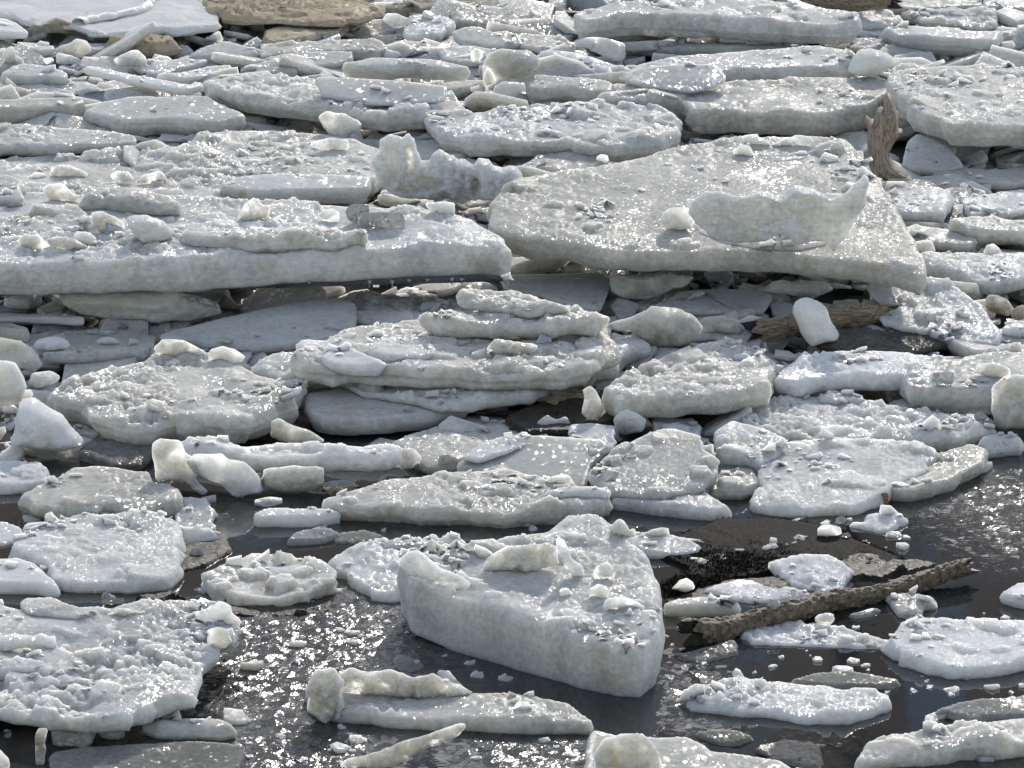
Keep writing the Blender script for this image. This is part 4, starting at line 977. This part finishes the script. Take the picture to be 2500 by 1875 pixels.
# ------------------------------------------------------------------ right side, middle
S('F', 'long frosted floe with an undercut front, right of the scalloped block', 36, '1668,818 1700,792 1730,771 1800,759 1950,759 2010,766 2082,796 2060,807 1980,807 1900,810 1830,808 1720,822', 'frost', up=0.03)
Lm('C3', 'rounded granular ice cake at the left end of the long frosted floe', '235,505 330,460 480,510 506,562 480,604 380,624 260,584', 'rough')
S('C3', 'dull plate between the long frosted floe and the right edge', 30, '1740,340 1900,300 2100,280 2300,300 2300,420 2100,440 1850,420', 'rough')
S('F', 'thick bluish ice block at the right edge, behind the broad tilted floe', 58, '1953,805 2000,782 2080,772 2150,757 2300,762 2300,832 2200,824 2100,834 2020,834 1965,828', 'wet')
Lm('C3', 'clear square ice cube on the thick bluish block', '1498,565 1500,470 1670,468 1675,555 1640,575', 'clear', depth=1.2)
Lm('C3', 'small ice nugget beside the clear cube', '1690,575 1695,530 1760,520 1778,560 1750,602', 'white')
Lm('C3', 'slanted smooth ice block at the back of the thick bluish block', '1840,440 1850,400 2000,400 2100,440 2100,500 1950,514 1860,480', 'white')
Lm('C3', 'large rounded ice block cut by the right edge', '1965,590 2050,512 2150,500 2300,510 2300,905 2000,914 1970,764', 'smooth', depth=0.9)
Lm('C3', 'clear blue pointed ice lump at the foot of the right edge block', '1790,850 1810,800 1875,760 1920,800 1985,850 1970,910 1850,925', 'clear')
S('F', 'long low floe with a raised back, behind the broad tilted floe', 14, '1585,902 1620,872 1700,856 1800,856 1900,871 2000,886 2100,901 2152,926 2080,941 1950,946 1850,946 1750,941 1650,926', 'frost')
S('C3', 'flat ice chip on the back of the long low floe', 48, '630,642 700,622 850,627 1010,672 950,692 800,687 640,674', 'frost')
S('C3', 'granular ice tip over the water at the right edge', 26, '1850,1002 2000,932 2150,972 2205,1042 2100,1052 1950,1072', 'rough')
S('F', 'pale ice plate projecting behind the broad tilted floe', 15, '1890,1052 2030,976 2100,957 2136,972 2122,1002 2050,1036 1960,1060', 'wet', up=0.02)
S('F', 'broad tilted floe with a frosted top, standing over the dark weed', 16, '1622,1087 1640,1022 1660,962 1750,947 1900,947 1990,957 2031,977 2000,1012 1930,1052 1850,1092 1790,1099 1700,1100', 'frost', ty=0.08, amp=0.8)
# ------------------------------------------------------------------ lower middle
S('F', 'broad rough floe behind the great wedge block', 34, '690,1078 740,1062 860,1032 960,1020 1100,1017 1180,1032 1300,1062 1322,1072 1300,1088 1230,1092 1180,1102 1100,1107 1000,1102 900,1097 800,1094 730,1087', 'rough', ty=0.03)
S('D2', 'white curved slab at the right end of the broad rough floe', 58, '400,252 520,217 780,217 932,242 860,272 700,267 450,257', 'white')
Lm('D2', 'small ice pyramid behind the white curved slab', '390,190 430,140 580,110 620,150 652,205 500,212', 'rough')
S('D1', 'sagging crust of ice between the broad rough floe and the great wedge block', 40, '1680,352 1750,322 1900,302 2212,332 2352,392 2300,432 2180,472 2050,482 1900,422', 'rough')
S('D1', 'smooth white ice bar left of the broad rough floe', 85, '65,422 150,372 400,377 690,382 730,412 500,432 300,432 100,442', 'white')
Lm('D1', 'short ice finger by the white bar', '65,350 70,300 200,290 285,285 290,345 160,362', 'white')
Lm('D1', 'granular clear lump at the left end of the broad rough floe', '560,270 570,190 640,160 780,155 850,180 820,250 700,270', 'clear')
S('D1', 'grey submerged looking ice cake below the white bar', 48, '310,622 380,552 540,512 680,532 740,562 640,602 450,622', 'grey')
S('D1', 'dark wet ice strip beside the grey cake', 15, '640,600 740,560 900,540 1080,590 1000,630 800,650 680,640', 'grey')
S('F', 'bright patched oval floe left of the great wedge block', 28, '432,1237 480,1217 540,1192 600,1191 680,1202 726,1232 716,1257 660,1276 600,1284 520,1280 450,1269', 'rough')
S('F', 'curved floe tucked against the left of the great wedge block', 20, '720,1202 760,1182 850,1167 930,1167 1010,1177 900,1192 890,1222 890,1262 862,1281 800,1275 770,1247 730,1227', 'rough')
S('D1', 'flat puck of ice with a bright top behind the great wedge block', 55, '1040,652 1150,622 1290,622 1580,652 1500,692 1200,692 1050,682', 'wet')
S('F', 'great wedge block: thick floe with raised left rim and smooth vertical front face', 102, '862,1204 890,1187 1000,1182 1100,1167 1180,1152 1230,1112 1300,1122 1350,1152 1400,1202 1425,1282 1429,1332 1420,1372 1385,1404 1330,1400 1250,1380 1150,1347 1050,1312 960,1282 890,1252', 'rough', rim=0.02, chips=40, taper=0.05, amp=1.3, ty=0.06, side=0.5, crumbs=110, jit=0.005)
Lm('D1', 'rolled raised rim along the front left of the great wedge block', '1185,830 1190,770 1240,710 1330,705 1400,760 1500,860 1650,900 1760,980 1700,1010 1560,1000 1400,960 1260,900', 'snow', depth=0.9, rough=1.6, org=False, foot='1500,940', up=0.04)
Lm('D2', 'clear fin of ice on the middle of the great wedge block', '500,640 510,590 560,640 610,740 700,800 720,900 640,930 560,840 520,740', 'white', depth=0.9, rough=1.6)
Lm('D2', 'rough crest of ice at the back of the great wedge block', '-60,860 -20,760 80,700 240,660 400,650 500,700 520,800 430,880 250,900 100,890', 'rough', depth=0.8, rough=2.4, foot='300,880')
Lm('D2', 'broken ice lump on the right shoulder of the great wedge block', '780,900 800,820 900,800 960,860 940,930 850,960', 'wet', rough=1.8)
Lm('D2', 'round ice pebble on the great wedge block', '510,1030 530,990 590,985 625,1030 600,1075 545,1070', 'white')
Lm('D2', 'low rounded ice lump near the front of the great wedge block', '865,1140 890,1080 1000,1060 1110,1090 1190,1140 1150,1200 1000,1212 900,1190', 'white')
Lm('D2', 'wet rounded ice lump at the centre of the great wedge block', '750,1080 760,1000 830,960 900,980 910,1040 860,1090 790,1110', 'wet')
# ------------------------------------------------------------------ lower left
S('F', 'huge granular floe cut by the lower left edge', 28, '-120,1332 0,1312 60,1322 230,1322 350,1303 390,1312 470,1303 505,1332 518,1352 500,1387 470,1412 436,1432 431,1482 425,1502 340,1520 290,1548 200,1558 100,1548 0,1534 -120,1520', 'rough', up=0.10, chips=24, amp=1.2)
S('D0', 'slanted clean ice block lying on the huge granular floe', 80, '155,1092 200,1067 420,1062 560,1122 720,1162 740,1192 600,1212 400,1192 220,1182', 'wet')
Lm('E0', 'crumbling white crust on the left of the huge granular floe', '-100,430 -100,330 100,290 250,310 330,290 430,320 440,400 460,430 380,420 280,445 200,400 60,430', 'snow', rough=1.8)
S('E0', 'low ridge of ice on the left of the huge granular floe', 60, '-100,500 100,490 300,500 430,545 380,580 200,570 -100,575', 'frost')
Lm('E0', 'bulging ice knob on the right corner of the huge granular floe', '1500,140 1650,80 1700,40 1770,70 1790,140 1860,190 1850,235 1750,250 1600,220', 'white')
Lm('E0', 'round smooth ice blister on the right of the huge granular floe', '1590,330 1600,250 1680,232 1760,260 1795,340 1740,410 1640,420', 'smooth')
Lm('E0', 'small peak of ice at the back of the huge granular floe', '1240,110 1300,40 1340,15 1390,70 1400,125', 'white')
Lm('E0', 'jagged low crust at the back of the huge granular floe', '750,180 900,85 1000,90 1060,80 1130,110 1120,170 950,190', 'wet')
Lm('E0', 'hanging clear ice keel under the front of the huge granular floe', '372,1010 740,1035 735,1090 690,1180 560,1198 400,1190', 'clear', free=True, push=0.05)
Lm('E0', 'rounded keel of ice under the front of the huge granular floe', '740,1020 960,1060 950,1110 890,1135 780,1110', 'smooth', free=True, push=0.05)
Lm('E0', 'standing golden ice sliver in the dark water at lower left', '270,1310 268,1060 300,1015 370,1010 350,1150 340,1300', 'dirty', free=True, push=0.0)
Lm('E0', 'ice lump in the lower left corner', '-100,1150 10,1180 60,1240 85,1330 -100,1340', 'white', free=True)
S('E0', 'half sunk grey ice ledge right of the huge granular floe', 95, '1100,960 1300,945 1500,940 1720,955 1800,990 1700,1012 1500,1004 1240,1004', 'smooth', free=True, z=0.07)
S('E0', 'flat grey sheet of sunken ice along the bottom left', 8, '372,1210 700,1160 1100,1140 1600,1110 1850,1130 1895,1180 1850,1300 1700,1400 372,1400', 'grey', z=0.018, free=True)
# ------------------------------------------------------------------ bottom
S('F', 'boat shaped floe with glinting top at the bottom, before the great wedge block', 24, '662,1490 700,1462 760,1462 850,1470 960,1478 1040,1500 1150,1507 1240,1527 1279,1552 1270,1562 1150,1562 1000,1557 850,1548 740,1536 670,1515', 'wet', free=True, chips=14)
Lm('F', 'ragged ridge of ice along the back of the boat shaped floe', '735,1502 728,1456 760,1445 800,1458 850,1452 900,1462 930,1458 960,1468 1000,1482 1042,1502 900,1508', 'wet', rough=1.8, depth=0.8)
Lm('F', 'squarish ice chunk at the left end of the boat shaped floe', '662,1540 668,1510 655,1490 668,1455 690,1440 728,1444 735,1462 750,1470 742,1490 752,1530 735,1556 700,1562', 'wet', rough=2.2, depth=0.6)
Lm('E1', 'small horn of ice sticking up from the boat shaped floe', '1465,585 1490,550 1580,580 1620,630 1695,700 1600,715 1510,645', 'white')
Lm('E2', 'rounded pale lump on the right end of the boat shaped floe', '160,880 200,810 290,800 325,880 290,922 200,920', 'white')
Lm('E1', 'long slanting bar of ice pointing up to the right at the bottom', '690,1322 800,1250 1000,1210 1200,1130 1450,1050 1600,980 1690,970 1702,1012 1640,1082 1450,1162 1300,1232 1150,1312 900,1342', 'wet', free=True, depth=0.9)
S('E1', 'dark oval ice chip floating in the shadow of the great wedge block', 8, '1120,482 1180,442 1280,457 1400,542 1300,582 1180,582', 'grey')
S('E2', 'flat pale sheet of ice at the bottom middle', 8, '760,1060 800,1025 1000,1075 1250,1085 1500,1080 1640,1140 1680,1190 1900,1210 2212,1260 2500,1400 700,1400', 'smooth', free=True, z=0.03)
Lm('E2', 'translucent dome of ice cut by the bottom edge', '800,1500 795,1220 860,1115 980,1082 1120,1082 1200,1112 1280,1222 1335,1340 1340,1500', 'smooth', free=True, z=0.02)
S('E2', 'dark shaded ice chip beside the flat bottom sheet', 34, '1560,1042 1700,1012 1900,1032 2030,1077 1900,1130 1740,1120', 'grey', free=True)  # the shadow on this chip is put into its darker ice colour
# ------------------------------------------------------------------ lower right
S('D2', 'glinting flat floe right of the great wedge block', 42, '980,602 1150,562 1300,572 1500,602 1612,672 1500,712 1300,712 1150,692', 'wet')
Lm('D2', 'cluster of bright wet ice bits behind the glinting flat floe', '900,600 920,500 1000,475 1060,540 1120,530 1130,600 1010,625', 'wet', rough=2)
S('D2', 'slim ice chip on the dark weed, near one of the two parallel slivers', 14, '1510,812 1700,722 1900,677 1960,692 1920,732 1750,792 1560,842', 'wet')
S('D3', 'slim ice chip on the dark weed, farther and paler of the two slivers', 14, '145,692 250,642 450,590 552,602 500,652 350,682 200,712', 'frost')
S('D3', 'leaf shaped ice plate tilted up on the tan mud', 12, '240,792 400,742 540,717 720,732 812,782 888,852 870,902 812,952 822,987 720,1032 620,1027 580,992 420,962 340,902 310,842', 'frost', ty=0.15, amp=0.7)
Lm('D2', 'small pentagonal ice chunk at the edge of the weed', '1380,1002 1440,932 1510,910 1560,940 1572,992 1500,1034 1430,1034', 'white')
S('D3', 'long pointed floe behind the bark covered log', 26, '-250,1010 -120,952 0,927 120,937 200,982 420,987 572,1032 500,1062 300,1082 100,1092 -100,1062', 'frost')
S('D2', 'half moon shaped floe at the near end of the log', 100, '1330,1108 1450,1072 1620,1057 1890,1087 1906,1112 1700,1122 1500,1117 1360,1122', 'white')
Lm('D3', 'faceted ice nugget at the tip of the broad tilted floe', '620,545 650,500 720,495 800,530 816,572 720,602 625,592', 'white')
Lm('D3', 'small amber tinted clear bit under the broad tilted floe', '745,495 760,440 800,430 846,445 845,495 790,502', 'clear')
Lm('D3', 'tiny ice bead right of the faceted nugget', '805,595 820,560 860,552 890,590 850,610', 'clear')
S('D3', 'pale ice flake with a pointed left end floating right of the nugget', 10, '870,498 980,492 985,447 1080,417 1250,422 1312,467 1250,512 1170,562 1090,567 960,522', 'frost', ty=0.08)
Lm('D3', 'rust coloured bit hanging below the pale projecting plate', '1105,335 1108,260 1135,250 1170,262 1168,320 1140,352', 'amber', name='rusty_bit', cat='rust fragment')
S('D3', 'pale floe over open water at the right edge', 24, '2030,1042 2150,962 2300,952 2300,1092 2180,1082', 'white', up=0.04)
S('D3', 'thin wet sheet of ice drifting below the log', 8, '1140,1060 1160,1030 1300,1030 1530,1075 1525,1110 1440,1130 1420,1190 1250,1190 1200,1110', 'wet', z=0.03, free=True)
S('D3', 'small curved splinter of ice below the log', 8, '850,1190 1000,1150 1110,1140 1000,1200 900,1210', 'grey', z=0.02, free=True)
S('E3', 'rounded low floe in front of the log', 30, '40,252 120,227 350,197 600,197 900,252 1150,332 1130,372 900,367 600,362 300,352 100,342 60,302', 'rough')
Lm('E3', 'square ice bit on the back of the rounded low floe', '600,205 590,160 640,125 740,130 760,190 700,222', 'wet')
S('E3', 'big frosted floe at the right edge with a rippled top and undercut front', 105, '1188,312 1300,182 1500,172 2000,167 2300,172 2300,422 2100,502 1900,522 1650,542 1500,502 1300,432 1230,392', 'frost')
S('E3', 'grainy oblong floe in the lower right open water', 52, '-362,792 -250,692 -100,647 0,647 300,692 700,692 1000,722 1190,752 1160,812 1000,882 840,952 600,937 300,897 0,877 -250,842 -350,822', 'rough')
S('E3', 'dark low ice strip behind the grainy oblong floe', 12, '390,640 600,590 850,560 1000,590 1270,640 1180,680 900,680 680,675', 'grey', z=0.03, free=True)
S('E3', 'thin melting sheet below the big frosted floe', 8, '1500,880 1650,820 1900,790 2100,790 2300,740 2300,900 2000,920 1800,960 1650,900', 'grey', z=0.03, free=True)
S('E3', 'long thick floe along the bottom right edge', 100, '880,1290 980,1132 1200,1062 1500,1002 1900,972 2300,932 2300,1132 2000,1162 1700,1182 1400,1212 1150,1252', 'rough', chips=20)
Lm('E3', 'rounded ice lump at the back of the long bottom right floe', '1505,1060 1515,990 1580,975 1620,1000 1610,1040 1560,1065', 'white')
S('E3', 'low slush patch left of the long bottom right floe', 5, '150,1160 400,1100 600,1130 640,1290 500,1300 250,1250', 'slush', z=0.02, free=True, name='slush_sheet', cat='slush')
# ------------------------------------------------------------------ mud, weed, logs, driftwood, icicles
def weed_blades():
    """short wet strands lying all over the weed mat"""
    P, k = pix('F', '1460,1158 1560,1122 1680,1122 1800,1138 1850,1168 1940,1203 1950,1214 1850,1220 1700,1225 1560,1248 1445,1288 1420,1265 1495,1225 1430,1195')
    W = at(P[:, 0], P[:, 1], 0.02)[:, :2]
    lo, hi = W.min(0), W.max(0)
    q = rng.uniform(lo, hi, (22000, 2)); q = q[inside(q, W)]
    V, Fs = [], []
    for i, (x, y) in enumerate(q):
        a = rng.normal(0.5, 0.9); l = rng.uniform(0.02, 0.05); w = 0.0028
        z = 0.014 + 0.008 * rng.random()
        dx, dy = math.cos(a), math.sin(a)
        n = len(V)
        zt = z + rng.uniform(-0.002, 0.007)
        for t, h in ((0, z - 0.01), (0.5, zt + 0.008), (1, z - 0.005)):
            V.append((x + dx * l * t - dy * w, y + dy * l * t + dx * w, h)); V.append((x + dx * l * t + dy * w, y + dy * l * t - dx * w, h + 0.002))
        Fs += [(n, n + 1, n + 3, n + 2), (n + 2, n + 3, n + 5, n + 4)]
    o = link('water_weed', new_mesh('water_weed', np.array(V), Fs, M['weed']))
    tag(o, 'dark wet strands of weed matted between the floes', None, None, 'stuff')
weed_blades()

def log(name, label, cat, pa, pb, ra, rb, mat, endmat, ridge, wob=0.03, seed=1, segs=56, rings=150):
    pa, pb = np.array(pa, float), np.array(pb, float)
    ax = pb - pa; ln = np.linalg.norm(ax); ax /= ln
    sd = np.cross(ax, (0, 0, 1)); sd /= np.linalg.norm(sd); up = np.cross(sd, ax)
    root = bpy.data.objects.new(name, None); COL.objects.link(root); root.location = ((pa + pb) / 2).tolist()
    tag(root, label, cat)
    c0 = (pa + pb) / 2
    t = np.linspace(0, 1, rings); a = np.linspace(0, 2 * math.pi, segs, endpoint=False)
    Tt, Aa = np.meshgrid(t, a, indexing='ij')
    rad = (ra * (1 - Tt) + rb * Tt) * (1 + 0.10 * fbm(Tt * ln * 2.5, np.cos(Aa) * 1.2, np.sin(Aa) * 1.2, seed=seed, octaves=2))
    rad = rad + ridge * (np.abs(fbm(Tt * ln * 14, np.cos(Aa) * 1.4, np.sin(Aa) * 1.4, seed=seed + 3, octaves=2)) + 0.5 * fbm(Tt * ln * 40, np.cos(Aa) * 5, np.sin(Aa) * 5, seed=seed + 5, octaves=2))
    cen = pa[None] + ax[None] * (t * ln)[:, None] + sd[None] * (wob * fbm(t * 3, t * 0, seed=seed + 8, octaves=2))[:, None] + up[None] * (wob * 0.6 * fbm(t * 3, t * 0 + 5, seed=seed + 9, octaves=2))[:, None]
    V = cen[:, None, :] + rad[..., None] * (np.cos(Aa)[..., None] * sd + np.sin(Aa)[..., None] * up)
    frac = 0.9 * ra * fbm(np.cos(a) * 2.2, np.sin(a) * 2.2, seed=seed + 12, octaves=3)       # splintered ends
    for n_ in range(6):
        V[n_] -= ax * (frac * (1 - n_ / 6) ** 1.5)[:, None]; V[-1 - n_] += ax * (frac[::-1] * (1 - n_ / 6) ** 1.5)[:, None]
    idx = lambda r_, c_: r_ * segs + c_ % segs
    Fs = [(idx(r_, c_), idx(r_, c_ + 1), idx(r_ + 1, c_ + 1), idx(r_ + 1, c_)) for r_ in range(rings - 1) for c_ in range(segs)]
    link('bark', new_mesh('bark', V.reshape(-1, 3) - c0, Fs, mat), root)
    for end, ring, out in ((0, V[0], -1), (1, V[-1], 1)):
        ctr = ring.mean(0)
        rows = [ring + ax * out * 0.003]
        for s in (0.8, 0.55, 0.3):
            rows.append(ctr + (ring - ctr) * s - ax * out * (0.012 * (1 - s) + 0.006 * fbm(ring[:, 0] * 30, ring[:, 2] * 30, seed=seed + int(s * 10))[:, None]))
        vv2 = np.vstack(rows + [ctr[None] - ax * out * 0.02]) - c0
        ff = [(k * segs + c_, k * segs + (c_ + 1) % segs, (k + 1) * segs + (c_ + 1) % segs, (k + 1) * segs + c_) for k in range(3) for c_ in range(segs)]
        ff += [(3 * segs + c_, 3 * segs + (c_ + 1) % segs, 4 * segs) for c_ in range(segs)]
        link('cut_end', new_mesh('cut_end', vv2, ff, endmat), root)
    return root
u = lambda x, y, z=0.0: at(x * 2500 / 2212, y * 2500 / 2212, z)
log('log', 'bark covered log lying half in the water at lower right', 'log', u(1480, 1364, 0.058), u(2082, 1234, 0.048), 0.072, 0.040, M['bark'], M['endgrain'], 0.014, wob=0.09, seed=4, segs=80, rings=260)
Lm('D3', 'clear jagged ice piece perched on the bark covered log', '220,1105 240,1075 330,1090 370,1162 392,1197 300,1224 250,1184', 'clear', z=0.06, rough=1.5)
S('E2', 'grey plate standing in for the water reflection under the near end of the log', 6, '1370,422 1500,422 1890,335 1912,432 1700,482 1600,502', 'grey', z=0.015, free=True)  # added plate: a mirrored shape on the water put in as grey ice
b_ = base_height(60)
log('dark_log', 'dark log end poking out left of the huge top slab', 'log', u(1222, 47, b_ + 0.02), u(1330, 30, b_ + 0.10), 0.07, 0.06, M['endgrain'], M['endgrain'], 0.006, seed=14, rings=40)
log('driftwood_log', 'brown driftwood log cut by the top edge, right of centre', 'driftwood', u(1740, -2, 0.55), u(1925, 2, 0.62), 0.11, 0.08, M['driftlog'], M['endgrain'], 0.012, seed=24, rings=60)
b_ = base_height(800)
log('driftwood_log', 'weathered driftwood log under the great right slab, beside the white post', 'driftwood', u(1625, 718, b_ + 0.02), u(1735, 700, b_ + 0.03), 0.075, 0.06, M['driftlog'], M['endgrain'], 0.014, seed=34, rings=60)
log('driftwood_log', 'grained driftwood plank behind the white leaning post', 'driftwood', u(1770, 690, b_ + 0.04), u(1925, 676, b_ + 0.06), 0.08, 0.05, M['driftlog'], M['endgrain'], 0.016, seed=44, rings=60)
b_ = base_height(955)
log('driftwood_log', 'brown driftwood stub under the right end of the central pile', 'driftwood', u(1170, 872, b_), u(1265, 858, b_ + 0.03), 0.085, 0.07, M['driftlog'], M['endgrain'], 0.018, seed=54, rings=50)
b_ = base_height(1150)
log('driftwood_log', 'small dark driftwood piece at the end of the crusty block', 'driftwood', u(700, 1068, 0.03), u(775, 1060, 0.05), 0.035, 0.03, M['driftlog'], M['endgrain'], 0.01, seed=64, rings=30)

Lm('A3', 'forked driftwood stump standing between the great right slab and the broad white slab', '985,1300 980,1220 1010,1180 1000,1100 1012,1020 968,910 992,900 1050,950 1068,860 1110,830 1132,860 1122,760 1150,725 1185,735 1220,830 1236,920 1236,1010 1278,1000 1270,1032 1205,1120 1172,1200 1212,1262 1320,1330 1330,1385 1060,1375 1010,1330', 'driftwood', depth=1.0, name='driftwood_stump', cat='driftwood', rough=0.5, up=0.10, org=True)

def icicles(slab, tile, spots):
    for (x, y, l) in spots:
        x0, y0, k = TILES[tile]
        U, Vv = x * k + x0, y * k + y0
        z1 = slab.location.z + 0.015
        p = at(U, Vv, z1) + np.array([0, 0.02, 0])
        L_ = l * k * mpp(Vv)
        a = np.linspace(0, 2 * math.pi, 7, endpoint=False)
        rows = [np.column_stack([np.cos(a) * r_, np.sin(a) * r_, np.full(7, -t * L_)]) for t, r_ in ((-0.4, 0.014), (0.0, 0.010), (0.5, 0.0055), (0.85, 0.004))]
        V = np.vstack(rows + [[[0, 0, -L_]]])
        ff = [(r_ * 7 + c_, (r_ + 1) * 7 + c_, (r_ + 1) * 7 + (c_ + 1) % 7, r_ * 7 + (c_ + 1) % 7) for r_ in range(3) for c_ in range(7)] + [(21 + c_, 28, 21 + (c_ + 1) % 7) for c_ in range(7)]
        o = link('icicle', new_mesh('icicle', V, ff, M['clear']), slab, (p - np.array(slab.location)).tolist())
by_label = {o['label']: o for o in bpy.data.objects if 'label' in o}
gl = next(o for l, o in by_label.items() if l.startswith('great left slab'))
icicles(gl, 'B1', ((2020, 945, 90), (955, 985, 40), (1130, 985, 45), (1400, 970, 25), (1590, 965, 40), (1665, 965, 30), (1260, 972, 22), (490, 985, 18), (20, 995, 25)))
icicles(gl, 'B0', ((265, 1090, 28), (1915, 1000, 25)))
cs = next(o for l, o in by_label.items() if l.startswith('wide crusted slab'))
icicles(cs, 'A1', ((1080, 985, 35), (1185, 990, 18), (1265, 985, 18), (960, 985, 14)))
